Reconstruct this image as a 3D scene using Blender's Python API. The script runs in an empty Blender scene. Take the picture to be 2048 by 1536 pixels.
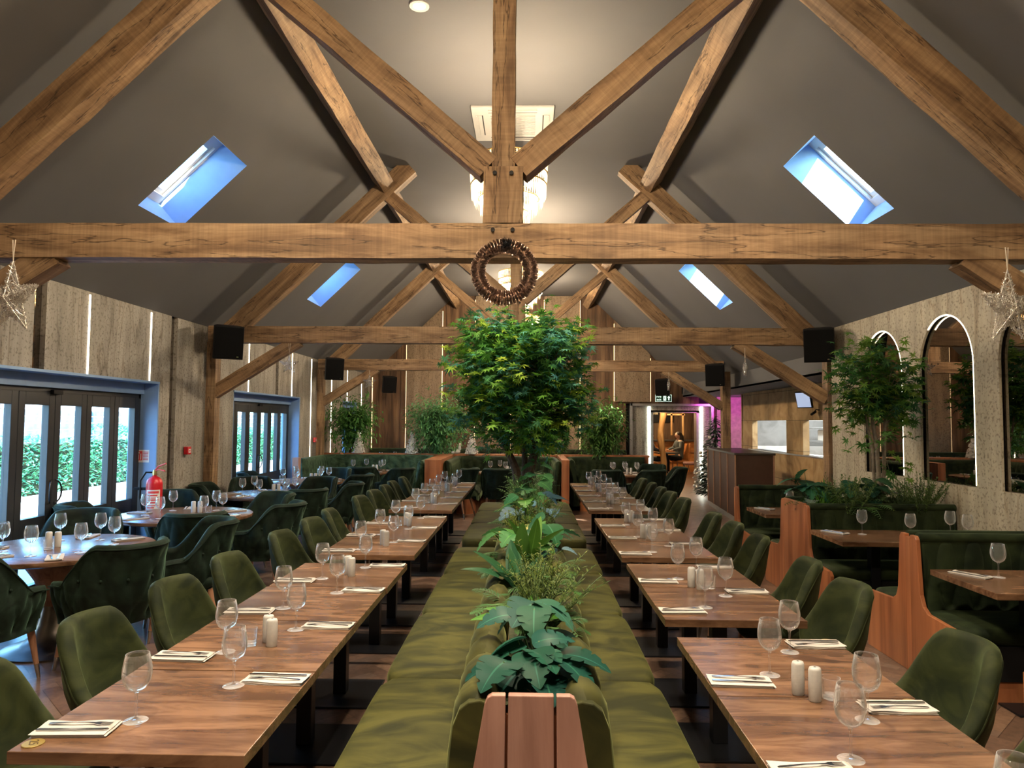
import bpy, bmesh, math, random
import numpy as np
from mathutils import Vector, Matrix, Euler
random.seed(7); rnd = random.random
def U_(a, b): return a + (b - a) * rnd()
PI = math.pi
S = bpy.context.scene; COL = S.collection

# ------------------------------------------------------------------ camera, sky, sun, exposure
cam_d = bpy.data.cameras.new('camera'); cam = bpy.data.objects.new('camera', cam_d); COL.objects.link(cam)
F_ = Vector((-0.02211464, 0.9983334, 0.05330439)); R_ = Vector((0.99973862, 0.02177355, 0.00697134)); U__ = R_.cross(F_)
m = Matrix.Identity(4)
for i in range(3): m[i][0] = R_[i]; m[i][1] = U__[i]; m[i][2] = -F_[i]
m[2][3] = 1.73
cam.matrix_world = m
cam_d.sensor_width = 36; cam_d.lens = 1420 / 2048 * 36; cam_d.clip_start = 0.05; cam_d.clip_end = 300
S.camera = cam
S.view_settings.view_transform = 'Standard'; S.view_settings.look = 'None'; S.view_settings.gamma = 1
S.view_settings.use_curve_mapping = False; S.view_settings.exposure = 0.74
w = bpy.data.worlds.new('world'); S.world = w; w.use_nodes = True
wn = w.node_tree.nodes; bg = wn['Background']
sky = wn.new('ShaderNodeTexSky'); sky.sky_type = 'NISHITA'; sky.sun_disc = False
sky.sun_elevation = math.radians(28); sky.sun_rotation = math.radians(140); sky.air_density = 1.6; sky.dust_density = 1.0; sky.ozone_density = 3.0
tint = wn.new('ShaderNodeMix'); tint.data_type = 'RGBA'; tint.blend_type = 'MULTIPLY'; tint.inputs[0].default_value = 1; tint.inputs[7].default_value = (0.50, 0.80, 1.15, 1)
w.node_tree.links.new(sky.outputs[0], tint.inputs[6]); w.node_tree.links.new(tint.outputs[2], bg.inputs[0]); bg.inputs[1].default_value = 1.6
sun_d = bpy.data.lights.new('sun', 'SUN'); sun_d.energy = 34; sun_d.angle = math.radians(0.6); sun_d.color = (1, 0.93, 0.82)
sun = bpy.data.objects.new('sun', sun_d); COL.objects.link(sun)
sun.rotation_euler = Vector((-0.30, 0.72, -0.50)).to_track_quat('-Z', 'Y').to_euler()
def portal(name, loc, direction, sx, sy):
    d = bpy.data.lights.new(name, 'AREA'); d.shape = 'RECTANGLE'; d.size = sx; d.size_y = sy; d.cycles.is_portal = True
    o = bpy.data.objects.new(name, d); COL.objects.link(o); o.location = loc
    o.rotation_euler = Vector(direction).to_track_quat('-Z', 'Y').to_euler(); return o
portal('portal', (-4.80, 6.87, 1.1), (1, 0, 0), 3.2, 2.2)
portal('portal', (-4.80, 12.15, 1.1), (1, 0, 0), 3.2, 2.2)

# ------------------------------------------------------------------ materials
def newmat(name):
    mt = bpy.data.materials.new(name); mt.use_nodes = True
    return mt, mt.node_tree.nodes, mt.node_tree.links, mt.node_tree.nodes['Principled BSDF']
def ramp(n, stops):
    r = n.new('ShaderNodeValToRGB'); e = r.color_ramp.elements
    while len(e) < len(stops): e.new(0.5)
    for k, (p, c) in enumerate(stops): e[k].position = p; e[k].color = (*c, 1)
    return r
def plain(name, col, rough=0.5, metal=0.0, var=0.12, scale=12, bump=0.0, **kw):
    mt, n, l, b = newmat(name)
    tc = n.new('ShaderNodeTexCoord'); nz = n.new('ShaderNodeTexNoise'); nz.inputs['Scale'].default_value = scale; nz.inputs['Detail'].default_value = 3
    l.new(tc.outputs['Object'], nz.inputs['Vector'])
    r = ramp(n, [(0.3, [c * (1 - var) for c in col]), (0.7, [min(1, c * (1 + var)) for c in col])])
    l.new(nz.outputs['Fac'], r.inputs[0]); l.new(r.outputs[0], b.inputs['Base Color'])
    b.inputs['Roughness'].default_value = rough; b.inputs['Metallic'].default_value = metal
    if bump:
        bp = n.new('ShaderNodeBump'); bp.inputs['Strength'].default_value = bump; bp.inputs['Distance'].default_value = 0.01
        l.new(nz.outputs['Fac'], bp.inputs['Height']); l.new(bp.outputs[0], b.inputs['Normal'])
    for k, v in kw.items(): b.inputs[k.replace('_', ' ')].default_value = v
    return mt
def wood(name, c1, c2, c3, st=(1.2, 14, 14), rough=0.5, bump=0.2, knots=True, cracks=False, rand=True, patch=0.0, patchc=None):
    """grain along the local X axis; st = stretch of the coordinates"""
    mt, n, l, b = newmat(name)
    tc = n.new('ShaderNodeTexCoord'); vec = tc.outputs['Object']
    if rand:
        oi = n.new('ShaderNodeObjectInfo'); mu = n.new('ShaderNodeMath'); mu.operation = 'MULTIPLY'; mu.inputs[1].default_value = 37
        l.new(oi.outputs['Random'], mu.inputs[0]); ad = n.new('ShaderNodeVectorMath'); ad.operation = 'ADD'
        l.new(vec, ad.inputs[0]); l.new(mu.outputs[0], ad.inputs[1]); vec = ad.outputs[0]
    mp = n.new('ShaderNodeMapping'); mp.inputs['Scale'].default_value = st; l.new(vec, mp.inputs[0])
    nz = n.new('ShaderNodeTexNoise'); nz.inputs['Scale'].default_value = 1.0; nz.inputs['Detail'].default_value = 6; nz.inputs['Roughness'].default_value = 0.62; nz.inputs['Distortion'].default_value = 0.6
    l.new(mp.outputs[0], nz.inputs['Vector'])
    r = ramp(n, [(0.36, c1), (0.5, c2), (0.64, c3)]); l.new(nz.outputs['Fac'], r.inputs[0]); col = r.outputs[0]
    # broad tone change
    n2 = n.new('ShaderNodeTexNoise'); n2.inputs['Scale'].default_value = 1.7; n2.inputs['Detail'].default_value = 2; l.new(vec, n2.inputs['Vector'])
    r2 = ramp(n, [(0.3, (0.72, 0.72, 0.72)), (0.7, (1.15, 1.12, 1.08))]); l.new(n2.outputs['Fac'], r2.inputs[0])
    mx = n.new('ShaderNodeMix'); mx.data_type = 'RGBA'; mx.blend_type = 'MULTIPLY'; mx.inputs[0].default_value = 1
    l.new(col, mx.inputs[6]); l.new(r2.outputs[0], mx.inputs[7]); col = mx.outputs[2]
    if knots:
        mk = n.new('ShaderNodeMapping'); mk.inputs['Scale'].default_value = (st[0] * 1.3, st[1] * 0.32, st[2] * 0.32); l.new(vec, mk.inputs[0])
        vo = n.new('ShaderNodeTexVoronoi'); vo.inputs['Scale'].default_value = 1.5; l.new(mk.outputs[0], vo.inputs['Vector'])
        rk = ramp(n, [(0.0, (0.22, 0.2, 0.18)), (0.09, (0.55, 0.5, 0.45)), (0.2, (1, 1, 1))]); l.new(vo.outputs['Distance'], rk.inputs[0])
        mx2 = n.new('ShaderNodeMix'); mx2.data_type = 'RGBA'; mx2.blend_type = 'MULTIPLY'; mx2.inputs[0].default_value = 0.75
        l.new(col, mx2.inputs[6]); l.new(rk.outputs[0], mx2.inputs[7]); col = mx2.outputs[2]
    h = nz.outputs['Fac']
    if cracks:
        mc = n.new('ShaderNodeMapping'); mc.inputs['Scale'].default_value = (0.9, 9, 9); l.new(vec, mc.inputs[0])
        nc = n.new('ShaderNodeTexNoise'); nc.inputs['Scale'].default_value = 1.3; nc.inputs['Detail'].default_value = 5; l.new(mc.outputs[0], nc.inputs['Vector'])
        sb = n.new('ShaderNodeMath'); sb.operation = 'SUBTRACT'; sb.inputs[1].default_value = 0.56; l.new(nc.outputs['Fac'], sb.inputs[0])
        ab = n.new('ShaderNodeMath'); ab.operation = 'ABSOLUTE'; l.new(sb.outputs[0], ab.inputs[0])
        rc = ramp(n, [(0.0, (0.12, 0.1, 0.09)), (0.006, (0.5, 0.48, 0.45)), (0.014, (1, 1, 1))]); l.new(ab.outputs[0], rc.inputs[0])
        mx3 = n.new('ShaderNodeMix'); mx3.data_type = 'RGBA'; mx3.blend_type = 'MULTIPLY'; mx3.inputs[0].default_value = 0.85
        l.new(col, mx3.inputs[6]); l.new(rc.outputs[0], mx3.inputs[7]); col = mx3.outputs[2]
        # saw marks across the grain
        ms = n.new('ShaderNodeMapping'); ms.inputs['Scale'].default_value = (60, 1.2, 1.2); l.new(vec, ms.inputs[0])
        ns = n.new('ShaderNodeTexNoise'); ns.inputs['Scale'].default_value = 1; ns.inputs['Detail'].default_value = 2; l.new(ms.outputs[0], ns.inputs['Vector'])
        rs = ramp(n, [(0.35, (0.86, 0.85, 0.84)), (0.65, (1.1, 1.1, 1.1))]); l.new(ns.outputs['Fac'], rs.inputs[0])
        mx4 = n.new('ShaderNodeMix'); mx4.data_type = 'RGBA'; mx4.blend_type = 'MULTIPLY'; mx4.inputs[0].default_value = 0.8
        l.new(col, mx4.inputs[6]); l.new(rs.outputs[0], mx4.inputs[7]); col = mx4.outputs[2]
        adh = n.new('ShaderNodeMath'); adh.operation = 'MULTIPLY_ADD'; adh.inputs[1].default_value = 0.6
        l.new(rc.outputs[0], adh.inputs[0]); l.new(nz.outputs['Fac'], adh.inputs[2]); h = adh.outputs[0]
    l.new(col, b.inputs['Base Color']); b.inputs['Roughness'].default_value = rough
    bp = n.new('ShaderNodeBump'); bp.inputs['Strength'].default_value = bump; bp.inputs['Distance'].default_value = 0.006
    l.new(h, bp.inputs['Height']); l.new(bp.outputs[0], b.inputs['Normal'])
    return mt
def velvet(name, dark, lite, sheen, sc=5, crush=0.5):
    mt, n, l, b = newmat(name)
    tc = n.new('ShaderNodeTexCoord'); oi = n.new('ShaderNodeObjectInfo')
    mu = n.new('ShaderNodeMath'); mu.operation = 'MULTIPLY'; mu.inputs[1].default_value = 20; l.new(oi.outputs['Random'], mu.inputs[0])
    ad = n.new('ShaderNodeVectorMath'); ad.operation = 'ADD'; l.new(tc.outputs['Object'], ad.inputs[0]); l.new(mu.outputs[0], ad.inputs[1])
    mp = n.new('ShaderNodeMapping'); mp.inputs['Scale'].default_value = (1, 1.9, 1.6); l.new(ad.outputs[0], mp.inputs[0])
    nz = n.new('ShaderNodeTexNoise'); nz.inputs['Scale'].default_value = sc; nz.inputs['Detail'].default_value = 4; nz.inputs['Distortion'].default_value = 1.2
    l.new(mp.outputs[0], nz.inputs['Vector'])
    r = ramp(n, [(0.36, dark), (0.5, [(a + c) / 2 for a, c in zip(dark, lite)]), (0.62, lite)]); l.new(nz.outputs['Fac'], r.inputs[0])
    l.new(r.outputs[0], b.inputs['Base Color']); b.inputs['Roughness'].default_value = 0.75
    b.inputs['Sheen Weight'].default_value = 0.85; b.inputs['Sheen Roughness'].default_value = 0.35; b.inputs['Sheen Tint'].default_value = (*sheen, 1)
    b.inputs['Specular IOR Level'].default_value = 0.2
    bp = n.new('ShaderNodeBump'); bp.inputs['Strength'].default_value = 0.25 * crush; bp.inputs['Distance'].default_value = 0.02
    l.new(nz.outputs['Fac'], bp.inputs['Height']); l.new(bp.outputs[0], b.inputs['Normal'])
    return mt
def emis(name, col, st):
    mt, n, l, b = newmat(name); b.inputs['Base Color'].default_value = (*col, 1)
    b.inputs['Emission Color'].default_value = (*col, 1); b.inputs['Emission Strength'].default_value = st; return mt
def thin_glass(name, tint=(1, 1, 1), refl=1.0, rough=0.0, base=0.04):
    mt, n, l, b = newmat(name); n.remove(b); out = n['Material Output']
    tr = n.new('ShaderNodeBsdfTransparent'); tr.inputs[0].default_value = (*tint, 1)
    gl = n.new('ShaderNodeBsdfGlossy'); gl.inputs['Roughness'].default_value = rough
    lw = n.new('ShaderNodeLayerWeight'); lw.inputs[0].default_value = 0.5
    pw = n.new('ShaderNodeMath'); pw.operation = 'POWER'; pw.inputs[1].default_value = 3.2; l.new(lw.outputs['Facing'], pw.inputs[0])
    ma = n.new('ShaderNodeMath'); ma.operation = 'MULTIPLY_ADD'; ma.inputs[1].default_value = refl; ma.inputs[2].default_value = base; l.new(pw.outputs[0], ma.inputs[0]); ma.use_clamp = True
    mx = n.new('ShaderNodeMixShader'); l.new(ma.outputs[0], mx.inputs[0]); l.new(tr.outputs[0], mx.inputs[1]); l.new(gl.outputs[0], mx.inputs[2])
    l.new(mx.outputs[0], out.inputs[0]); return mt
def leafmat(name, rough=0.5, trans=0.45):
    mt, n, l, b = newmat(name); out = n['Material Output']
    at = n.new('ShaderNodeAttribute'); at.attribute_name = 'col'
    l.new(at.outputs['Color'], b.inputs['Base Color']); b.inputs['Roughness'].default_value = rough
    tl = n.new('ShaderNodeBsdfTranslucent'); l.new(at.outputs['Color'], tl.inputs[0])
    mx = n.new('ShaderNodeMixShader'); mx.inputs[0].default_value = trans; b.inputs['Specular IOR Level'].default_value = .25; l.new(b.outputs[0], mx.inputs[1]); l.new(tl.outputs[0], mx.inputs[2]); l.new(mx.outputs[0], out.inputs[0])
    return mt
def cladding(name, c1, c2, c3, dark, sc=1.0):
    """tall boards of weathered veneer: upright streaks, dark veins, fine pitting"""
    mt, n, l, b = newmat(name)
    tc = n.new('ShaderNodeTexCoord')
    mp = n.new('ShaderNodeMapping'); mp.inputs['Scale'].default_value = (3.0 * sc, 3.0 * sc, 0.35 * sc); mp.inputs['Rotation'].default_value = (0.12, 0.0, 0); l.new(tc.outputs['Object'], mp.inputs[0])
    nz = n.new('ShaderNodeTexNoise'); nz.inputs['Scale'].default_value = 2.2; nz.inputs['Detail'].default_value = 7; nz.inputs['Roughness'].default_value = 0.65; l.new(mp.outputs[0], nz.inputs['Vector'])
    r = ramp(n, [(0.3, c1), (0.5, c2), (0.7, c3)]); l.new(nz.outputs['Fac'], r.inputs[0])
    n2 = n.new('ShaderNodeTexNoise'); n2.inputs['Scale'].default_value = 1.1; n2.inputs['Detail'].default_value = 4; n2.inputs['Distortion'].default_value = 0.5; l.new(mp.outputs[0], n2.inputs['Vector'])
    sb = n.new('ShaderNodeMath'); sb.operation = 'SUBTRACT'; sb.inputs[1].default_value = 0.5; l.new(n2.outputs['Fac'], sb.inputs[0])
    ab = n.new('ShaderNodeMath'); ab.operation = 'ABSOLUTE'; l.new(sb.outputs[0], ab.inputs[0])
    rv = ramp(n, [(0.0, [d + 0.3 for d in dark]), (0.008, [min(1, d + 0.6) for d in dark]), (0.02, (1, 1, 1))]); l.new(ab.outputs[0], rv.inputs[0])
    n3 = n.new('ShaderNodeTexNoise'); n3.inputs['Scale'].default_value = 38; n3.inputs['Detail'].default_value = 3; l.new(tc.outputs['Object'], n3.inputs['Vector'])
    rp = ramp(n, [(0.36, (0.45, 0.43, 0.4)), (0.46, (1, 1, 1))]); l.new(n3.outputs['Fac'], rp.inputs[0])
    a = n.new('ShaderNodeMix'); a.data_type = 'RGBA'; a.blend_type = 'MULTIPLY'; a.inputs[0].default_value = 0.9; l.new(r.outputs[0], a.inputs[6]); l.new(rv.outputs[0], a.inputs[7])
    c = n.new('ShaderNodeMix'); c.data_type = 'RGBA'; c.blend_type = 'MULTIPLY'; c.inputs[0].default_value = 0.8; l.new(a.outputs[2], c.inputs[6]); l.new(rp.outputs[0], c.inputs[7])
    l.new(c.outputs[2], b.inputs['Base Color']); b.inputs['Roughness'].default_value = 0.6
    bp = n.new('ShaderNodeBump'); bp.inputs['Strength'].default_value = 0.3; bp.inputs['Distance'].default_value = 0.01; l.new(rv.outputs[0], bp.inputs['Height']); l.new(bp.outputs[0], b.inputs['Normal'])
    return mt
def stone(name, c1, c2, c3):
    mt, n, l, b = newmat(name); tc = n.new('ShaderNodeTexCoord')
    nz = n.new('ShaderNodeTexNoise'); nz.inputs['Scale'].default_value = 2.4; nz.inputs['Detail'].default_value = 8; nz.inputs['Distortion'].default_value = 1.6; l.new(tc.outputs['Object'], nz.inputs['Vector'])
    r = ramp(n, [(0.3, c1), (0.52, c2), (0.72, c3)]); l.new(nz.outputs['Fac'], r.inputs[0])
    mp = n.new('ShaderNodeMapping'); mp.inputs['Rotation'].default_value = (PI / 2, 0, PI / 2); l.new(tc.outputs['Object'], mp.inputs[0])
    br = n.new('ShaderNodeTexBrick'); br.inputs['Scale'].default_value = 1; br.inputs['Mortar Size'].default_value = 0.006; br.inputs['Brick Width'].default_value = 1.2; br.inputs['Row Height'].default_value = 0.6
    br.inputs['Color1'].default_value = (1, 1, 1, 1); br.inputs['Color2'].default_value = (0.85, 0.85, 0.85, 1); br.inputs['Mortar'].default_value = (0.35, 0.35, 0.35, 1)
    sw = n.new('ShaderNodeSeparateXYZ'); l.new(tc.outputs['Object'], sw.inputs[0]); cb = n.new('ShaderNodeCombineXYZ'); l.new(sw.outputs['Y'], cb.inputs['X']); l.new(sw.outputs['Z'], cb.inputs['Y']); l.new(cb.outputs[0], br.inputs['Vector'])
    a = n.new('ShaderNodeMix'); a.data_type = 'RGBA'; a.blend_type = 'MULTIPLY'; a.inputs[0].default_value = 1; l.new(r.outputs[0], a.inputs[6]); l.new(br.outputs['Color'], a.inputs[7])
    l.new(a.outputs[2], b.inputs['Base Color']); b.inputs['Roughness'].default_value = 0.7
    bp = n.new('ShaderNodeBump'); bp.inputs['Strength'].default_value = 0.4; bp.inputs['Distance'].default_value = 0.02; l.new(nz.outputs['Fac'], bp.inputs['Height']); l.new(bp.outputs[0], b.inputs['Normal'])
    return mt
def floormat():
    mt, n, l, b = newmat('herringbone_oak'); tc = n.new('ShaderNodeTexCoord')
    at = n.new('ShaderNodeAttribute'); at.attribute_name = 'col'
    nz = n.new('ShaderNodeTexNoise'); nz.inputs['Scale'].default_value = 26; nz.inputs['Detail'].default_value = 4; nz.inputs['Distortion'].default_value = 0.8; l.new(tc.outputs['Object'], nz.inputs['Vector'])
    r = ramp(n, [(0.3, (0.7, 0.68, 0.66)), (0.7, (1.18, 1.15, 1.12))]); l.new(nz.outputs['Fac'], r.inputs[0])
    a = n.new('ShaderNodeMix'); a.data_type = 'RGBA'; a.blend_type = 'MULTIPLY'; a.inputs[0].default_value = 1; l.new(at.outputs['Color'], a.inputs[6]); l.new(r.outputs[0], a.inputs[7])
    l.new(a.outputs[2], b.inputs['Base Color']); b.inputs['Roughness'].default_value = 0.34; return mt
M = {}
M['oak'] = wood('hewn_oak', (0.15, 0.087, 0.043), (0.262, 0.162, 0.084), (0.37, 0.247, 0.138), st=(1.3, 11, 11), rough=0.68, bump=0.5, cracks=True)
M['table'] = wood('table_laminate', (0.088, 0.044, 0.024), (0.155, 0.083, 0.045), (0.235, 0.133, 0.076), st=(2.6, 13, 13), rough=0.27, bump=0.05)
M['cherry'] = wood('cherry_veneer', (0.25, 0.085, 0.034), (0.34, 0.122, 0.050), (0.42, 0.165, 0.07), st=(9, 9, 0.5), rough=0.42, bump=0.03, knots=False)
M['pinkwood'] = wood('rose_veneer', (0.33, 0.175, 0.135), (0.42, 0.235, 0.185), (0.50, 0.30, 0.24), st=(9, 9, 0.7), rough=0.45, bump=0.03, knots=False)
M['legwood'] = wood('chair_leg_wood', (0.20, 0.09, 0.05), (0.30, 0.15, 0.085), (0.38, 0.2, 0.12), st=(20, 20, 2), rough=0.4, bump=0.03, knots=False)
M['plank'] = wood('brown_plank', (0.055, 0.028, 0.013), (0.12, 0.064, 0.031), (0.19, 0.112, 0.058), st=(7, 7, 0.6), rough=0.6, bump=0.2, knots=False)
M['velvet'] = velvet('olive_velvet', (0.018, 0.020, 0.005), (0.064, 0.062, 0.013), (0.15, 0.165, 0.06), 2.6)
M['velvet_chair'] = velvet('chair_velvet', (0.010, 0.015, 0.005), (0.029, 0.037, 0.011), (0.11, 0.145, 0.065), 4)
M['velvet_arm'] = velvet('bottle_green_velvet', (0.003, 0.007, 0.004), (0.009, 0.020, 0.012), (0.10, 0.19, 0.13), 5)
M['velvet_banq'] = velvet('sage_velvet', (0.016, 0.036, 0.020), (0.055, 0.105, 0.062), (0.22, 0.36, 0.25), 5)
M['velvet_booth'] = velvet('booth_velvet', (0.004, 0.009, 0.003), (0.018, 0.029, 0.010), (0.16, 0.22, 0.12), 4)
M['ceil'] = plain('charcoal_plaster', (0.098, 0.0975, 0.102), 0.8, var=0.06, scale=1.2)
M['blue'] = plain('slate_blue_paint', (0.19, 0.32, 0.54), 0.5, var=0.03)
M['shaft'] = plain('shaft_blue_daylight', (0.24, 0.40, 0.64), 0.7, var=0.03)  # white shaft sides; the blue of the daylight is put into the colour
M['doorblk'] = plain('black_door_frame', (0.018, 0.021, 0.025), 0.42, var=0.05)
M['black'] = plain('matt_black', (0.010, 0.010, 0.011), 0.5, var=0.05)
M['blacksoft'] = plain('speaker_cloth', (0.004, 0.004, 0.0045), 0.8, var=0.2, scale=200)
M['steelblk'] = plain('black_powder_steel', (0.012, 0.013, 0.016), 0.38, 0.4, var=0.05)
M['bronze'] = plain('bronze_base', (0.10, 0.085, 0.07), 0.32, 0.85, var=0.1)
M['brass'] = plain('brass', (0.62, 0.44, 0.18), 0.3, 1.0, var=0.05)
M['gold'] = plain('gold_disc', (0.50, 0.36, 0.10), 0.4, 0.7, var=0.1, scale=60)
M['darkgold'] = plain('engraving', (0.10, 0.06, 0.015), 0.5, 0.3)
M['silver'] = plain('cutlery_steel', (0.55, 0.55, 0.56), 0.16, 1.0, var=0.03)
M['chrome'] = plain('leg_tip_metal', (0.5, 0.48, 0.44), 0.25, 1.0, var=0.03)
M['white'] = plain('white_plastic', (0.62, 0.61, 0.57), 0.45, var=0.03)
M['offwhite'] = plain('unit_casing', (0.36, 0.355, 0.335), 0.5, var=0.03)
M['ceramic'] = plain('white_ceramic', (0.50, 0.495, 0.475), 0.3, var=0.06, scale=90)
M['napkin'] = plain('napkin_paper', (0.52, 0.49, 0.45), 0.85, var=0.03, bump=0.1)
M['red'] = plain('red_paint', (0.55, 0.012, 0.02), 0.3, var=0.05)
M['redsign'] = plain('red_print', (0.65, 0.05, 0.05), 0.5)
M['cream'] = plain('label_print', (0.72, 0.70, 0.66), 0.5)
M['greensign'] = plain('green_sign', (0.015, 0.10, 0.055), 0.5, var=0.05)
M['signwhite'] = emis('sign_print', (0.75, 0.95, 0.85), 0.9)
def clear_glass():
    mt, n, l, b = newmat('clear_glass'); b.inputs['Transmission Weight'].default_value = 1; b.inputs['Roughness'].default_value = 0.0; b.inputs['IOR'].default_value = 1.45; b.inputs['Base Color'].default_value = (1, 1, 1, 1)
    tr = n.new('ShaderNodeBsdfTransparent'); mx = n.new('ShaderNodeMixShader'); lw = n.new('ShaderNodeLayerWeight'); lw.inputs[0].default_value = .5; rp = n.new('ShaderNodeMapRange'); rp.inputs[1].default_value = .25; rp.inputs[2].default_value = .80; rp.inputs[3].default_value = .10; rp.inputs[4].default_value = 1.0
    l.new(lw.outputs['Facing'], rp.inputs[0]); df = n.new('ShaderNodeBsdfDiffuse'); df.inputs[0].default_value = (.95, .97, 1, 1); m2 = n.new('ShaderNodeMixShader'); m2.inputs[0].default_value = .22; l.new(b.outputs[0], m2.inputs[1]); l.new(df.outputs[0], m2.inputs[2])  # white diffuse towards the edges paints in bright rims, like caught window light
    l.new(rp.outputs[0], mx.inputs[0]); l.new(tr.outputs[0], mx.inputs[1]); l.new(m2.outputs[0], mx.inputs[2]); l.new(mx.outputs[0], n['Material Output'].inputs[0])
    return mt
M['glass'] = clear_glass()
M['pane'] = thin_glass('window_pane', (0.90, 0.96, 0.98), 0.6, 0.0, 0.03)
M['led'] = emis('warm_led', (1.0, 0.86, 0.66), 7); M['ledback'] = emis('amber_led', (1.0, 0.70, 0.38), 1.5)
M['ledw'] = emis('white_led', (0.95, 1.0, 0.82), 4.5)
M['ledarch'] = emis('arch_led', (1.0, 0.87, 0.60), 7)
M['bulb'] = emis('bulb', (1.0, 0.80, 0.50), 60)
M['down'] = emis('downlight_lens', (1.0, 0.9, 0.75), 3)
M['clad'] = cladding('weathered_cladding', (0.185, 0.17, 0.148), (0.285, 0.265, 0.23), (0.37, 0.345, 0.305), (0.2, 0.16, 0.12))
M['cladr'] = cladding('pale_cladding', (0.27, 0.24, 0.18), (0.38, 0.34, 0.26), (0.47, 0.425, 0.33), (0.3, 0.25, 0.2))
M['backpanel'] = cladding('back_veneer_panel', (0.17, 0.115, 0.07), (0.25, 0.18, 0.115), (0.32, 0.24, 0.16), (0.35, 0.3, 0.25), 0.8)
M['stone'] = stone('sandstone', (0.26, 0.15, 0.06), (0.42, 0.27, 0.12), (0.50, 0.35, 0.18))
M['stonew'] = stone('white_stone', (0.55, 0.55, 0.53), (0.7, 0.7, 0.68), (0.8, 0.8, 0.78))
M['cabinet'] = plain('brown_leatherette', (0.062, 0.028, 0.018), 0.5, var=0.08)
M['cabtrim'] = plain('tan_trim', (0.33, 0.18, 0.11), 0.5)
M['darktop'] = plain('dark_worktop', (0.035, 0.028, 0.022), 0.35)
M['mirror'] = plain('smoked_mirror', (0.36, 0.33, 0.30), 0.01, 1.0, var=0.0)
M['leaf'] = leafmat('leaf_green'); M['bigleaf'] = leafmat('glossy_leaf', 0.42, 0.2); M['bigleaf'].node_tree.nodes['Principled BSDF'].inputs['Specular IOR Level'].default_value = .09
M['bark'] = plain('bark', (0.075, 0.05, 0.038), 0.85, var=0.45, scale=25, bump=0.8)
M['palebark'] = plain('pale_bark', (0.17, 0.14, 0.11), 0.8, var=0.35, scale=22, bump=0.6)
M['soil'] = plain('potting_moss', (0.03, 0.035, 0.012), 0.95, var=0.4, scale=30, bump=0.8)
M['floor'] = floormat()
for q in ('black', 'blacksoft'): M[q].node_tree.nodes['Principled BSDF'].inputs['Specular IOR Level'].default_value = 0.12
M['patio'] = plain('pale_paving', (0.62, 0.60, 0.56), 0.8, var=0.08, scale=2)
M['kerb'] = plain('patio_kerb', (0.35, 0.35, 0.34), 0.8)
M['fence'] = plain('fence_boards', (0.16, 0.19, 0.22), 0.8, var=0.25, scale=5)
M['render'] = plain('white_render', (0.75, 0.73, 0.68), 0.85, var=0.08, scale=1.5)
M['glitter'] = plain('glitter_wire', (0.80, 0.66, 0.60), 0.35, 0.5, var=0.5, scale=150)
M['glitters'] = plain('silver_glitter', (0.75, 0.74, 0.74), 0.2, 0.9, var=0.4, scale=150)
M['tinsel'] = plain('copper_tinsel', (0.38, 0.28, 0.23), 0.3, 0.9, var=0.5, scale=60)
M['pearl'] = plain('pearl_bauble', (0.85, 0.83, 0.80), 0.25, 0.3, var=0.1, scale=40)
M['twine'] = plain('hanging_twine', (0.55, 0.48, 0.38), 0.8)
M['crystal'] = None
def crystal():
    mt, n, l, b = newmat('crystal'); out = n['Material Output']
    b.inputs['Base Color'].default_value = (.4, 0.35, 0.27, 1); b.inputs['Roughness'].default_value = 0.12
    tl = n.new('ShaderNodeBsdfTranslucent'); tl.inputs[0].default_value = (.5, 0.43, 0.32, 1)
    tr = n.new('ShaderNodeBsdfTransparent')
    mx = n.new('ShaderNodeMixShader'); mx.inputs[0].default_value = 0.5; l.new(b.outputs[0], mx.inputs[1]); l.new(tl.outputs[0], mx.inputs[2])
    m2 = n.new('ShaderNodeMixShader'); m2.inputs[0].default_value = 0.45; l.new(mx.outputs[0], m2.inputs[1]); l.new(tr.outputs[0], m2.inputs[2]); l.new(m2.outputs[0], out.inputs[0])
    return mt
M['crystal'] = crystal()
M['screen'] = emis('screen_glow', (0.45, 0.58, 0.9), 0.28)
M['steel'] = plain('brushed_steel', (0.55, 0.56, 0.57), 0.35, 0.9, var=0.06)
M['skin'] = plain('skin', (0.55, 0.32, 0.23), 0.55, var=0.05)
M['hair'] = plain('dark_hair', (0.02, 0.014, 0.010), 0.6, var=0.3, scale=60)
M['jacket'] = plain('dark_jacket', (0.03, 0.035, 0.045), 0.85, var=0.2)
M['greycoat'] = plain('grey_coat', (0.09, 0.10, 0.10), 0.85, var=0.2)
M['orangewood'] = wood('amber_bar_front', (0.42, 0.16, 0.045), (0.55, 0.23, 0.07), (0.65, 0.30, 0.1), st=(2, 2, 9), rough=0.35, bump=0.05, knots=False)
M['logwood'] = wood('tree_trunk_post', (0.30, 0.16, 0.06), (0.46, 0.27, 0.11), (0.58, 0.38, 0.18), st=(8, 8, 1), rough=0.6, bump=0.6)
M['tanleather'] = plain('tan_leather', (0.45, 0.17, 0.05), 0.5); M['mauve'] = plain('mauve_fabric', (0.28, 0.14, 0.12), 0.7)
M['magenta'] = plain('rough_plaster', (0.55, 0.48, 0.45), 0.8, var=0.2, scale=9, bump=0.8)
M['flame'] = emis('amber_glow', (1.0, 0.5, 0.12), 5)

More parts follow.
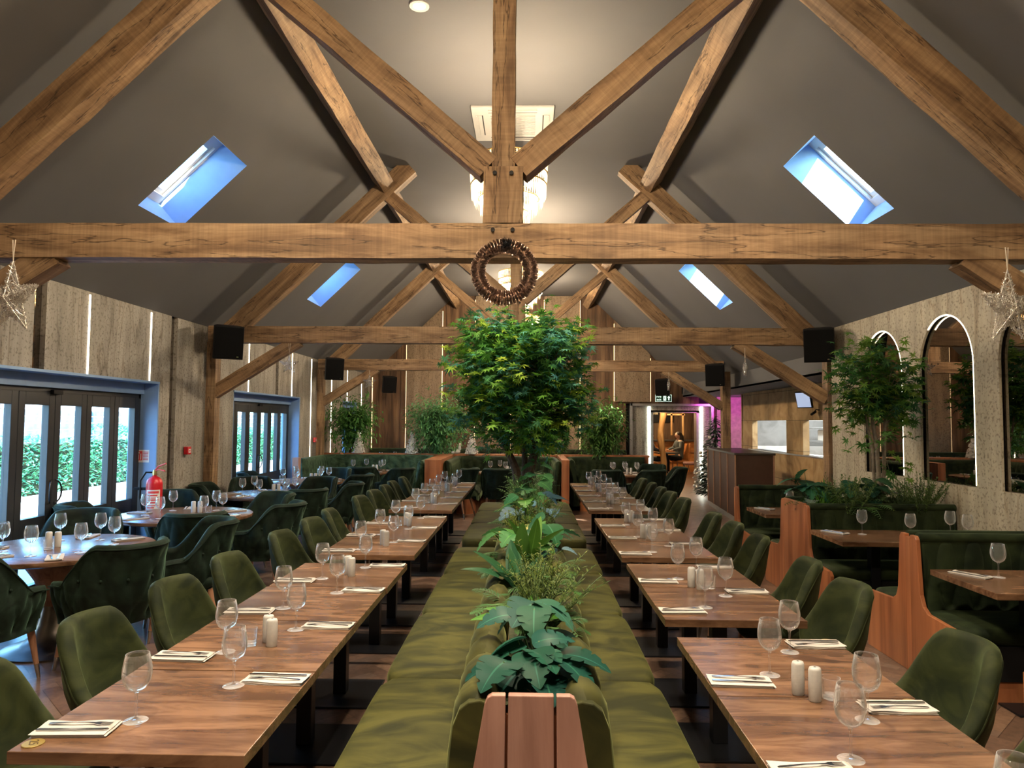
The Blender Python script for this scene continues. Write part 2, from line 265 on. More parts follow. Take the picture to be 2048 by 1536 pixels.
# ------------------------------------------------------------------ mesh helpers
class MB:
    def __init__(s): s.v = []; s.f = []; s.c = None
    def add(s, vs, fs, col=None):
        o = len(s.v); s.v += [tuple(p) for p in vs]; s.f += [tuple(i + o for i in f) for f in fs]
        if col is not None or s.c is not None:
            if s.c is None: s.c = [(1, 1, 1)] * (len(s.f) - len(fs))
            s.c += [col or (1, 1, 1)] * len(fs)
        return s
    def box(s, x0, x1, y0, y1, z0, z1, M_=None):
        vs = [(x, y, z) for x in (x0, x1) for y in (y0, y1) for z in (z0, z1)]
        if M_ is not None: vs = [M_ @ Vector(p) for p in vs]
        return s.add(vs, [(0, 1, 3, 2), (4, 6, 7, 5), (0, 4, 5, 1), (2, 3, 7, 6), (0, 2, 6, 4), (1, 5, 7, 3)])
    def tube(s, pts, r, n=8, cap=True):
        pts = [Vector(p) for p in pts]; rr = r if isinstance(r, (list, tuple)) else [r] * len(pts); vs = []; fs = []
        up = Vector((0, 0, 1)); prev = None
        for i, p in enumerate(pts):
            d = (pts[min(i + 1, len(pts) - 1)] - pts[max(i - 1, 0)]).normalized()
            a = prev if prev is not None else (Vector((1, 0, 0)) if abs(d.z) > 0.9 else up)
            a = (a - d * a.dot(d)).normalized(); prev = a; b = d.cross(a)
            for k in range(n):
                t = 2 * PI * k / n; vs.append(p + (a * math.cos(t) + b * math.sin(t)) * rr[i])
        for i in range(len(pts) - 1):
            for k in range(n): fs.append((i * n + k, i * n + (k + 1) % n, (i + 1) * n + (k + 1) % n, (i + 1) * n + k))
        if cap: fs.append(tuple(range(n))[::-1]); fs.append(tuple((len(pts) - 1) * n + k for k in range(n)))
        return s.add(vs, fs)
    def lathe(s, prof, n=24, c=(0, 0, 0), sx=1, sy=1, cap=True):
        vs = []; fs = []
        for r, z in prof:
            for k in range(n):
                t = 2 * PI * k / n; vs.append((c[0] + r * math.cos(t) * sx, c[1] + r * math.sin(t) * sy, c[2] + z))
        for i in range(len(prof) - 1):
            for k in range(n): fs.append((i * n + k, i * n + (k + 1) % n, (i + 1) * n + (k + 1) % n, (i + 1) * n + k))
        if cap: fs.append(tuple(range(n))[::-1]); fs.append(tuple((len(prof) - 1) * n + k for k in range(n)))
        return s.add(vs, fs)
    def ball(s, c, rx, ry=None, rz=None, n=12, m_=8):
        ry = ry or rx; rz = rz or rx; vs = [(c[0], c[1], c[2] - rz)]; fs = []
        for i in range(1, m_):
            a = -PI / 2 + PI * i / m_
            for k in range(n): t = 2 * PI * k / n; vs.append((c[0] + rx * math.cos(a) * math.cos(t), c[1] + ry * math.cos(a) * math.sin(t), c[2] + rz * math.sin(a)))
        vs.append((c[0], c[1], c[2] + rz)); L = len(vs) - 1
        for k in range(n):
            fs.append((0, 1 + (k + 1) % n, 1 + k)); fs.append((L, 1 + (m_ - 2) * n + k, 1 + (m_ - 2) * n + (k + 1) % n))
            for i in range(m_ - 2): a = 1 + i * n; fs.append((a + k, a + (k + 1) % n, a + n + (k + 1) % n, a + n + k))
        return s.add(vs, fs)
    def prism(s, poly, t0, t1, ax='x'):
        """poly of (a,b): ax='x' -> (t,a,b); 'y' -> (a,t,b); 'z' -> (a,b,t)"""
        f = {'x': lambda a, b, t: (t, a, b), 'y': lambda a, b, t: (a, t, b), 'z': lambda a, b, t: (a, b, t)}[ax]
        n = len(poly); vs = [f(a, b, t0) for a, b in poly] + [f(a, b, t1) for a, b in poly]
        return s.add(vs, [tuple(range(n))[::-1], tuple(range(n, 2 * n))] + [(i, (i + 1) % n, n + (i + 1) % n, n + i) for i in range(n)])
    def grid(s, fn, nu, nv, col=None, closeu=False):
        vs = [fn(i / nu, j / nv) for i in range(nu + 1) for j in range(nv + 1)]
        return s.add(vs, [(i * (nv + 1) + j, (i + 1) * (nv + 1) + j, (i + 1) * (nv + 1) + j + 1, i * (nv + 1) + j + 1) for i in range(nu) for j in range(nv)], col)
    def build(s, name, mat, parent=None, smooth=False, bevel=0.0, fix=False, ang=40):
        me = bpy.data.meshes.new(name); me.from_pydata(s.v, [], s.f)
        if s.c is not None:
            at = me.color_attributes.new('col', 'FLOAT_COLOR', 'CORNER'); arr = []
            for f, c in zip(s.f, s.c): arr += [c[0], c[1], c[2], 1.0] * len(f)
            at.data.foreach_set('color', arr)
        if fix:
            bm = bmesh.new(); bm.from_mesh(me); bmesh.ops.recalc_face_normals(bm, faces=bm.faces); bm.to_mesh(me); bm.free()
        if smooth: me.shade_smooth(); me.set_sharp_from_angle(angle=math.radians(ang))
        me.materials.append(M[mat] if isinstance(mat, str) else mat)
        o = bpy.data.objects.new(name, me); COL.objects.link(o)
        if parent is not None: o.parent = parent
        if bevel:
            b = o.modifiers.new('bevel', 'BEVEL'); b.width = bevel; b.segments = 2; b.limit_method = 'ANGLE'; b.angle_limit = math.radians(50)
        return o
def tag(o, label=None, cat=None, group=None, kind=None):
    if label: o['label'] = label
    if cat: o['category'] = cat
    if group: o['group'] = group
    if kind: o['kind'] = kind
    return o
def thing(name, label, cat, loc=(0, 0, 0), rz=0, group=None):
    o = bpy.data.objects.new(name, None); COL.objects.link(o); o.empty_display_size = 0.1
    o.location = loc; o.rotation_euler = (0, 0, rz); return tag(o, label, cat, group)
def struct(o): o['kind'] = 'structure'; return o
def dup(root, loc, rz, label=None, group=None, scale=None):
    r = root.copy(); COL.objects.link(r); r.location = loc; r.rotation_euler = (0, 0, rz)
    if scale: r.scale = (scale,) * 3
    if label: r['label'] = label
    if group: r['group'] = group
    for ch in list(root.children):
        c = ch.copy(); COL.objects.link(c); c.parent = r
        for g in ch.children:
            d = g.copy(); COL.objects.link(d); d.parent = c
    return r
ORD = ['nearest', 'second', 'third', 'fourth', 'fifth', 'sixth', 'seventh', 'eighth', 'ninth', 'tenth', 'eleventh', 'twelfth', 'thirteenth']
def text_mesh(txt, size, mat, parent, name, M_, ext=0.001):
    cu = bpy.data.curves.new(name, 'FONT'); cu.body = txt; cu.size = size; cu.align_x = 'CENTER'; cu.align_y = 'CENTER'; cu.extrude = ext
    t = bpy.data.objects.new('tmp_text', cu); COL.objects.link(t); dg = bpy.context.evaluated_depsgraph_get()
    me = bpy.data.meshes.new_from_object(t.evaluated_get(dg)); bpy.data.objects.remove(t)
    me.name = name; me.transform(M_); me.materials.clear(); me.materials.append(M[mat])
    o = bpy.data.objects.new(name, me); COL.objects.link(o); o.parent = parent; return o
def beam(name, parent, p0, p1, wd, hg, mat='oak', roll=0.0, seg=0.22, jit=0.004, upv=None):
    """hewn timber from p0 to p1; wd across, hg in the direction closest to up; local X runs along the grain"""
    p0 = Vector(p0); p1 = Vector(p1); L = (p1 - p0).length; x = (p1 - p0).normalized()
    up = Vector(upv) if upv else (Vector((0, 0, 1)) if abs(x.z) < 0.9 else Vector((0, -1, 0)))
    z = (up - x * up.dot(x)).normalized(); y = z.cross(x)
    n = max(2, int(L / seg)); q = 2; ring = []
    for a in range(q): ring.append((-1 + 2 * a / q, -1))
    for a in range(q): ring.append((1, -1 + 2 * a / q))
    for a in range(q): ring.append((1 - 2 * a / q, 1))
    for a in range(q): ring.append((-1, 1 - 2 * a / q))
    vs = []; fs = []; k = len(ring)
    for i in range(n + 1):
        for (a, b) in ring:
            c = 0.985 if abs(a) == 1 and abs(b) == 1 else 1.0
            vs.append((-L / 2 + L * i / n, a * wd / 2 * c + U_(-jit, jit), b * hg / 2 * c + U_(-jit, jit)))
    for i in range(n):
        for j in range(k): fs.append((i * k + j, i * k + (j + 1) % k, (i + 1) * k + (j + 1) % k, (i + 1) * k + j))
    fs.append(tuple(range(k))[::-1]); fs.append(tuple(n * k + j for j in range(k)))
    mb = MB(); mb.add(vs, [f[::-1] for f in fs])
    o = mb.build(name, mat, parent, smooth=True, ang=30, fix=True)
    mt = Matrix((x, y, z)).transposed().to_4x4(); mt.translation = (p0 + p1) / 2; o.matrix_local = mt
    return o

# ------------------------------------------------------------------ the room
XL, XR, ZE, ZF, K = -4.45, 4.10, 3.02, 5.30, 0.96       # walls, eaves, flat ceiling, slope
YN, YB = -3.0, 20.0
XFL = XL + (ZF - ZE) / K; XFR = XR - (ZF - ZE) / K
def floor():
    mb = MB(); wd, n = 0.095, 5; base = [(0.150, 0.092, 0.064), (0.175, 0.108, 0.075), (0.125, 0.076, 0.054), (0.155, 0.105, 0.08), (0.195, 0.122, 0.083)]
    c, s_ = math.cos(PI / 4), math.sin(PI / 4); g = 0.0012
    def plank(x0, y0, x1, y1):
        pts = [(x0 + g, y0 + g), (x1 - g, y0 + g), (x1 - g, y1 - g), (x0 + g, y1 - g)]
        q = [(px * c - py * s_, px * s_ + py * c) for px, py in pts]; mx = sum(p[0] for p in q) / 4; my = sum(p[1] for p in q) / 4
        if not (-4.75 < mx < 6.9 and 0.2 < my < 27.2): return
        if mx > 4.35 and my < 9.9: return
        if my > 20.2 and mx < 1.9: return
        b = random.choice(base); k = U_(0.82, 1.15); mb.add([(a, b_, 0.0) for a, b_ in q], [(0, 1, 2, 3)], (b[0] * k, b[1] * k, b[2] * k))
    R = 330
    for i in range(-R, R):
        for j in range(-R, R):
            px, py = i * wd, j * wd; mx = px * c - py * s_; my = px * s_ + py * c
            if not (-5.5 < mx < 7.5 and -0.5 < my < 28): continue
            d = (i - j) % (2 * n)
            if d == 0: plank(px, py, px + n * wd, py + wd)
            elif d == 2 * n - 1: plank(px, py, px + wd, py + n * wd)
    mb.add([(-4.85, YN, -0.004), (7, YN, -0.004), (7, 27.5, -0.004), (-4.85, 27.5, -0.004)], [(0, 1, 2, 3)], (0.05, 0.035, 0.028))
    mb.add([(-4.85, YN, 0), (7, YN, 0), (7, 0.3, 0), (-4.85, 0.3, 0)], [(0, 1, 2, 3)], (0.2, 0.13, 0.09))
    struct(mb.build('floor', 'floor'))
floor()
SKY = [(6.53, 7.33), (11.68, 12.46)]
def slope_ceiling(name, side):
    mb = MB(); xe = XL if side < 0 else XR
    xo = xe if side < 0 else 4.55
    def P(x, y): return (x, y, ZE + K * ((x - XL) if side < 0 else (XR - x)))
    xa, xb = ((-3.69, -2.99) if side < 0 else (2.65, 3.37))
    xi = XFL if side < 0 else XFR
    ys = [YN, SKY[0][0], SKY[0][1], SKY[1][0], SKY[1][1], YB + 0.1]
    def quad(x0, x1, y0, y1): mb.add([P(x0, y0), P(x1, y0), P(x1, y1), P(x0, y1)], [(0, 1, 2, 3)])
    lo, hi = sorted((xo, xi))
    for k in range(5):
        if k in (1, 3): quad(lo, xa, ys[k], ys[k + 1]); quad(xb, hi, ys[k], ys[k + 1])
        else: quad(lo, hi, ys[k], ys[k + 1])
    struct(mb.build(name, 'ceil'))
slope_ceiling('ceiling', -1); slope_ceiling('ceiling', 1)
struct(MB().add([(XFL, YN, ZF), (XFR, YN, ZF), (XFR, YB + .1, ZF), (XFL, YB + .1, ZF)], [(0, 1, 2, 3)]).build('ceiling', 'ceil'))
# roof weather skin above, so the sun only enters through the skylights
def skylight(i, side, y0, y1):
    xa, xb = ((-3.69, -2.99) if side < 0 else (2.65, 3.37))
    def P(x, y, d):
        z = ZE + K * ((x - XL) if side < 0 else (XR - x)); n = Vector((-K * (1 if side < 0 else -1), 0, 1)).normalized()
        return Vector((x, y, z)) + n * d
    d = 0.34; mb = MB(); c = [(xa, y0), (xb, y0), (xb, y1), (xa, y1)]
    fl = 0.05
    lo = [P(x, y, 0) for x, y in c]
    hi = [P(x + (0.02 if x == xa else -0.02), y + (fl if y == y0 else -fl), d) for x, y in c]
    for k in range(4): mb.add([lo[k], lo[(k + 1) % 4], hi[(k + 1) % 4], hi[k]], [(0, 1, 2, 3)])
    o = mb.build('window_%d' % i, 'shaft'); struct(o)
    # white frame round the pane
    fr = MB(); w_ = 0.05
    def ring(d0, d1, e0, e1):
        def q(e, dd): return [P(x + (e if x == xa else -e), y + (e if y == y0 else -e), dd) for x, y in c]
        a, b, a2, b2 = q(e0, d0), q(e1, d0), q(e0, d1), q(e1, d1)
        for k in range(4):
            j = (k + 1) % 4
            fr.add([a[k], a[j], b[j], b[k], a2[k], a2[j], b2[j], b2[k]], [(0, 3, 2, 1), (4, 5, 6, 7), (3, 7, 6, 2), (0, 1, 5, 4), (0, 4, 7, 3), (1, 2, 6, 5)])
    ring(d - 0.02, d + 0.08, 0.0, 0.085); ring(d + 0.01, d + 0.06, 0.07, 0.125)
    fr.build('window_frame', 'white', o, fix=True)
    g = [P(x + (0.12 if x == xa else -0.12), y + (0.12 if y == y0 else -0.12), d + 0.035) for x, y in c]
    MB().add(g, [(0, 1, 2, 3)]).build('pane', 'pane', o)
    p = portal('portal', sum(g, Vector()) / 4 + Vector((0, 0, 0.05)), Vector((K if side < 0 else -K, 0, -1)), 0.9, 0.7)
k = 1
for y0, y1 in SKY:
    for sd in (-1, 1): skylight(k, sd, y0, y1); k += 1
# outer roof skin (thick) keeps daylight out round the shafts
def roof_skin(side):
    mb = MB()
    def P(x, y, d): return (x, y, ZE + K * ((x - XL) if side < 0 else (XR - x)) + d * 1.386)
    xa, xb = ((-3.69, -2.99) if side < 0 else (2.65, 3.37)); sh = 0.25 * side
    lo, hi = ((XL - 0.6, XFL + .4) if side < 0 else (XFR - .4, 4.9)); xa, xb = xa + sh, xb + sh
    ys = [YN, SKY[0][0] + .02, SKY[0][1] - .02, SKY[1][0] + .02, SKY[1][1] - .02, YB + 0.3]; D = 0.38
    for k in range(5):
        for (a, b) in ([(lo, xa), (xb, hi)] if k in (1, 3) else [(lo, hi)]):
            mb.add([P(a, ys[k], D), P(b, ys[k], D), P(b, ys[k + 1], D), P(a, ys[k + 1], D)], [(0, 1, 2, 3)])
    struct(mb.build('trim_1' if side < 0 else 'trim_2', 'ceil'))
roof_skin(-1); roof_skin(1)
struct(MB().box(XFL - .1, XFR + .1, YN, YB + .3, ZF + .45, ZF + .6).build('trim_3', 'ceil'))
# left wall cladding: sheets with slim light gaps and mirror gaps, cut out at the two doors
DOORS = [(5.32, 8.45, 2.17), (10.65, 13.75, 2.17), (17.0, 18.4, 2.20)]
MIR = [(6.26, 6.42), (8.72, 8.88), (12.42, 12.56)]
LEDY = [1.2, 3.3, 4.6, 7.06, 8.24, 9.88, 11.2, 13.28, 14.48, 16.0, 17.4, 18.9]
def left_wall():
    mb = MB(); cuts = sorted(set([YN, YB] + [v for d in DOORS for v in d[:2]] + [v for d in MIR for v in d])); t = 0.05
    for a, b in zip(cuts, cuts[1:]):
        mid = (a + b) / 2
        if any(m0 < mid < m1 for m0, m1 in MIR): continue
        z0 = next((d[2] for d in DOORS if d[0] < mid < d[1]), 0)
        mb.box(XL - t, XL, a, b, z0, ZE + 0.05)
    w_ = struct(mb.build('wall_left', 'clad'))
    # masonry behind
    mb = MB()
    prev = YN
    for y0, y1, z in DOORS:
        mb.box(XL - .35, XL - .075, prev, y0, 0, 3.6); mb.box(XL - .35, XL - .075, y0, y1, z, 3.6); prev = y1
    mb.box(XL - .35, XL - .075, prev, YB + .3, 0, 3.6); struct(mb.build('wall_left_core', 'blue')).name = 'wall_left_outer'
    for m0, m1 in MIR:
        z0 = next((d[2] for d in DOORS if d[0] < m0 < d[1]), 0)
        struct(MB().box(XL - .07, XL - .052, m0 - .02, m1 + .02, z0, ZE).build('mirror_strip', 'mirror', w_))
    for y in LEDY[3:]:
        z0 = next((d[2] for d in DOORS if d[0] < y < d[1]), 0.1)
        o = MB().box(XL - .02, XL + .006, y - .010, y + .010, z0 + .01, ZE - .03).build('light_strip', 'led')
        tag(o, LEDL[y], 'light strip', 'light strips in the left wall') if y > 5 else None
LEDL = {1.2: '', 3.3: '', 4.6: '', 7.06: 'vertical warm light strip above the nearer black door, left of the pair', 8.24: 'vertical warm light strip above the nearer black door, right of the pair',
        9.88: 'tall vertical light strip beside the left post, running to the floor', 11.2: 'light strip above the far black door, behind the sloping brace',
        13.28: 'light strip above the far black door, at its right end', 14.48: 'tall light strip between the far door and the second left post', 16.0: 'tall light strip on the left wall, just beyond the second left post',
        17.4: 'light strip on the left wall above the bushy tree', 18.9: 'farthest light strip of the left wall, above the white cone tree'}
left_wall()
struct(MB().box(XL - .02, XR + .1, YN - .1, YN, 0, 5.6).build('wall_rear', 'backpanel'))
# door recess linings and folding doors
def door_set(i, y0, y1, z):
    mb = MB(); xo = XL - 0.30
    mb.box(XL - .30, XL + .004, y1 - .014, y1 - .002, 0, z - .002); mb.box(XL - .30, XL + .004, y0 + .002, y0 + .014, 0, z - .002)
    mb.box(XL - .30, XL + .012, y0 + .002, y1 - .002, z - .016, z - .002); mb.box(XL + .001, XL + .014, y0 - .014, y1 + .014, z - .016, z + .012); mb.box(XL + .001, XL + .010, y1 - .014, y1 + .012, 0, z - .016)
    mb.box(XL - .25, XL - .16, y0, y1, z - .14, z - .01)
    r = struct(mb.build('door_%d' % i, 'blue', bevel=0.003))
    fr = MB(); X0, X1 = XL - .27, XL - .20; zt = z - .14
    fr.box(X0, X1, y0, y0 + .05, 0, zt); fr.box(X0, X1, y1 - .06, y1, 0, zt); fr.box(X0, X1, y0, y1, zt - .06, zt); fr.box(X0, X1, y0, y1, 0, .03)
    fr.build('door_frame', 'doorblk', r, bevel=0.004)
    n = 6 if y1 - y0 > 2 else 2; p = (y1 - .06 - y0 - .05) / n
    for k_ in range(n):
        a = y0 + .05 + k_ * p; b = a + p - .006; lf = MB(); st = .085
        lf.box(X0 + .01, X1 + .012, a, a + st, .03, zt - .045); lf.box(X0 + .01, X1 + .012, b - st, b, .03, zt - .045)
        for (u, v) in ((.03, .17), (.60, .80), (zt - .17, zt - .045)): lf.box(X0 + .01, X1 + .012, a + st, b - st, u, v)
        l_ = lf.build('door_leaf', 'doorblk', r, bevel=0.004)
        MB().box(X0 + .032, X0 + .038, a + st, b - st, .17, zt - .17).build('pane', 'pane', l_)
        if k_ in (2, 3) and n == 6:
            s_ = 1 if k_ == 3 else -1; yc = (a + .03) if k_ == 3 else (b - .03); pts = [(X1 + .02 + .03 * math.sin(t), yc + s_ * (.055 * math.sin(t)), 1.02 + .11 * math.cos(t)) for t in np.linspace(0, PI, 9)]
            MB().tube(pts, .008, 8).build('door_handle', 'steelblk', l_, smooth=True)
    MB().box(X1 + .012, X1 + .05, (y0 + y1) / 2 - .09, (y0 + y1) / 2 + .05, zt - .06, zt - .02).build('door_closer', 'black', r, bevel=.004)
for i, d in enumerate(DOORS): door_set((1, 2, 4)[i], *d)
portal('portal', (-4.80, 17.7, 1.1), (1, 0, 0), 1.4, 2.2)
# right wall with arched mirror niches
ARCH = [(4.11, 5.01), (5.36, 6.26), (6.61, 7.51), (7.86, 8.76)]
def right_wall():
    cu = bpy.data.curves.new('rw', 'CURVE'); cu.dimensions = '2D'; cu.fill_mode = 'BOTH'; cu.extrude = 0.012
    def poly(pts):
        sp = cu.splines.new('POLY'); sp.points.add(len(pts) - 1); sp.use_cyclic_u = True
        for q, (a, b) in zip(sp.points, pts): q.co = (a, b, 0, 1)
    poly([(YN, 0), (9.66, 0), (9.66, ZE + .03), (YN, ZE + .03)])
    outl = []
    for y0, y1 in ARCH:
        c = (y0 + y1) / 2; r = (y1 - y0) / 2; pts = [(y0, 1.16), (y1, 1.16), (y1, 2.30)] + [(c + r * math.cos(t), 2.30 + .51 * math.sin(t)) for t in np.linspace(0, PI, 25)[1:-1]] + [(y0, 2.30)]
        poly(pts[::-1]); outl.append(pts)
    t = bpy.data.objects.new('tmp', cu); COL.objects.link(t); me = bpy.data.meshes.new_from_object(t.evaluated_get(bpy.context.evaluated_depsgraph_get())); bpy.data.objects.remove(t)
    # (a,b,c) -> (XR + c, a, b)
    me.transform(Matrix(((0, 0, 1, XR + .012), (1, 0, 0, 0), (0, 1, 0, 0), (0, 0, 0, 1)))); me.materials.clear(); me.materials.append(M['cladr']); me.name = 'wall_right'
    o = bpy.data.objects.new('wall_right', me); COL.objects.link(o); struct(o)
    struct(MB().box(XR + .14, XR + .35, YN, 9.68, 0, 3.6).build('wall_right_outer', 'clad'))
    lab = ['arched mirror of the right wall nearest the camera, outside the frame', 'arched mirror at the right edge of the photo, partly behind the glitter star', 'arched mirror with glowing rim between the tree and the right edge', 'arched mirror with glowing rim half hidden behind the leafy tree']
    for k_, pts in enumerate(outl):
        c_ = sum(p[0] for p in pts[:2]) / 2
        r = thing('arched_mirror', lab[k_], 'mirror', (0, 0, 0), 0, 'arched mirrors')
        MB().prism([(c_ + (a - c_) * 1.04, b) for a, b in pts], XR + .040, XR + .048, 'x').build('mirror_glass', 'mirror', r, fix=True)
        y0_ = min(p[0] for p in pts); c = sum(p[0] for p in pts[:2]) / 2
        rim = [(y0_, 1.18), (y0_, 1.7), (y0_, 2.3)] + [p for p in pts[3:-1]][::-1][:17]
        MB().tube([(XR + .004, a, b) for a, b in rim], .0075, 6).build('glow_strip', 'ledarch', r, smooth=True)
right_wall()
# space beyond the second truss on the right: kitchen side wall with hatches
def kitchen():
    X = 5.25; mb = MB(); H1 = [(9.9, 12.05), (12.95, 14.05, ), (14.9, 16.75)]
    hz0, hz1 = 1.14, 1.80
    mb.box(X, X + .12, 9.9, 17.45, 0, hz0); mb.box(X, X + .12, 9.9, 17.45, hz1, 2.5)
    hat = [(12.45, 13.68), (14.55, 16.73)]
    for a, b in ((9.9, 12.45), (13.68, 14.55), (16.73, 17.45)): mb.box(X, X + .12, a, b, hz0, hz1)
    w_ = struct(mb.build('wall_right_kitchen', 'stone'))
    MB().box(X + .3, X + .34, 9.9, 17.4, 0, 0.01)
    b = MB(); b.box(7.3, 7.4, 9.9, 17.4, 0, 2.5); b.box(X + .12, 7.4, 9.8, 9.9, 0, 2.5); b.box(X + .12, 7.4, 17.4, 17.5, 0, 2.5); b.box(X, 7.4, 9.8, 17.5, 2.5, 2.6)
    struct(b.build('wall_kitchen', 'stonew'))
    struct(MB().box(X + .12, 7.3, 9.9, 17.4, -.02, -.005).build('floor', 'stonew'))
    ld = bpy.data.lights.new('kitchen_light', 'AREA'); ld.energy = 190; ld.size = 1.0; ld.size_y = 5; ld.shape = 'RECTANGLE'; ld.color = (.95, 1, 1)
    lo = bpy.data.objects.new('kitchen_light', ld); COL.objects.link(lo); lo.location = (6.4, 14, 2.44)
    f = thing('kitchen_shelving', 'white and steel kitchen shelving seen through the serving hatches', 'shelf', (6.6, 14.2, 0))
    for z in (0.95, 1.32, 1.62): MB().box(-.1, .5, -2.6, 2.6, z, z + .03).build('shelf', 'steel', f, bevel=.004)
    for y in (-2.6, -.9, .9, 2.57): MB().box(-.1, -.06, y, y + .04, 0, 2.2).build('upright', 'steel', f)
    for k_, (y, wd, h) in enumerate([(12.5, .35, .22), (13.4, .5, .24), (15.1, .45, .2), (16.0, .3, .25)]):
        tag(MB().box(6.58, 6.95, y, y + wd, 1.35, 1.35 + h).build('kitchen_container', 'white', bevel=.02), 'pale container on the kitchen shelf, ' + ['nearest one', 'second from the near end', 'third from the near end', 'farthest one'][k_], 'container', 'kitchen containers')
    # grey bulkhead, soffit, return
    sb = MB(); sb.box(4.35, 4.45, 9.78, YB, 2.46, 2.82); sb.box(4.35, 6.1, 9.92, YB + .1, 2.462, 2.5); struct(sb.build('ceiling_soffit', 'ceil'))
    struct(MB().box(XR + .1, X + .2, 9.78, 9.9, 0, 2.9).build('wall_return', 'clad'))
    struct(MB().box(6.0, 6.1, 17.45, YB, 0, 2.5).build('wall_niche', 'magenta'))
    struct(MB().box(X, 6.1, 17.52, 17.58, 0, 2.455).build('wall_niche', 'stone'))
    struct(MB().box(X - .015, X + .3, 12.3, 17.0, hz0 - .03, hz0).build('trim_4', 'steel', bevel=.004))
    struct(MB().box(5.3, 6.1, YB + .0, YB + .1, 0, 2.5).build('wall_niche', 'magenta'))
    md = bpy.data.lights.new('magenta_light', 'SPOT'); md.energy = 38; md.spot_size = 2.0; md.spot_blend = .6; md.shadow_soft_size = .1; md.color = (1, .13, .75)
    mo = bpy.data.objects.new('magenta_light', md); COL.objects.link(mo); mo.location = (5.45, 18.6, 2.38); mo.rotation_euler = Vector((.12, 1, -.55)).to_track_quat('-Z', 'Y').to_euler()
kitchen()
# back wall: brown planks with floating veneer panels edged with light
def back_wall():
    mb = MB(); out = []
    x = XL
    def top(x): return min(ZF, ZE + K * (x - XL), ZE + K * (XR - x)) if XL < x < XR else (2.5 if x > 4.3 else ZE)
    # planks as thin upright boards with varied thickness
    xx = XL - .1; random.seed(3)
    while xx < 4.75:
        wd = U_(.09, .15); x1 = min(xx + wd, 5.3); z0 = 2.27 if x1 > 2.86 else 0
        zt = max(top(xx), top(x1)) + .05
        mb.box(xx + .002, x1 - .002, YB - U_(.0, .018), YB + .12, z0, min(zt, 5.4)); xx = x1
    struct(mb.build('wall_back', 'plank'))
    struct(MB().box(XL - .2, 2.86, YB + .12, YB + .3, 0, 5.6).box(2.86, 5.3, YB + .12, YB + .3, 2.27, 5.6).build('wall_back_outer', 'black'))
    xs = [-5.39, -3.42, -1.48, 0.46, 2.43]
    names = ['left veneer panel of the back wall, behind the leafy tree', 'veneer panel of the back wall left of the central tree', 'veneer panel of the back wall behind the central tree', 'veneer panel of the back wall right of the central tree', 'veneer panel of the back wall above the doorway']
    for k_, x0 in enumerate(xs):
        x1 = x0 + 1.0; a = max(x0, XL + .02); z0 = 2.31 if k_ == 4 else 0
        p = [(a, z0), (x1, z0), (x1, top(x1) - .01)]
        for br in (XFR, XFL):
            if a < br < x1: p.append((br, ZF - .01))
        p.append((a, top(a) - .01))
        r = tag(MB().prism(p, YB - .09, YB - .05, 'y').build('wall_panel', 'backpanel', fix=True), names[k_], 'wall panel', 'veneer panels on the back wall')
        for e in (a - .006, x1 + .006):
            if e < XL + .05: continue
            MB().box(e - .009, e + .009, YB - .082, YB - .06, z0 + .02, top(e) - .12).build('light_strip', 'ledback', r)
back_wall(); random.seed(11)
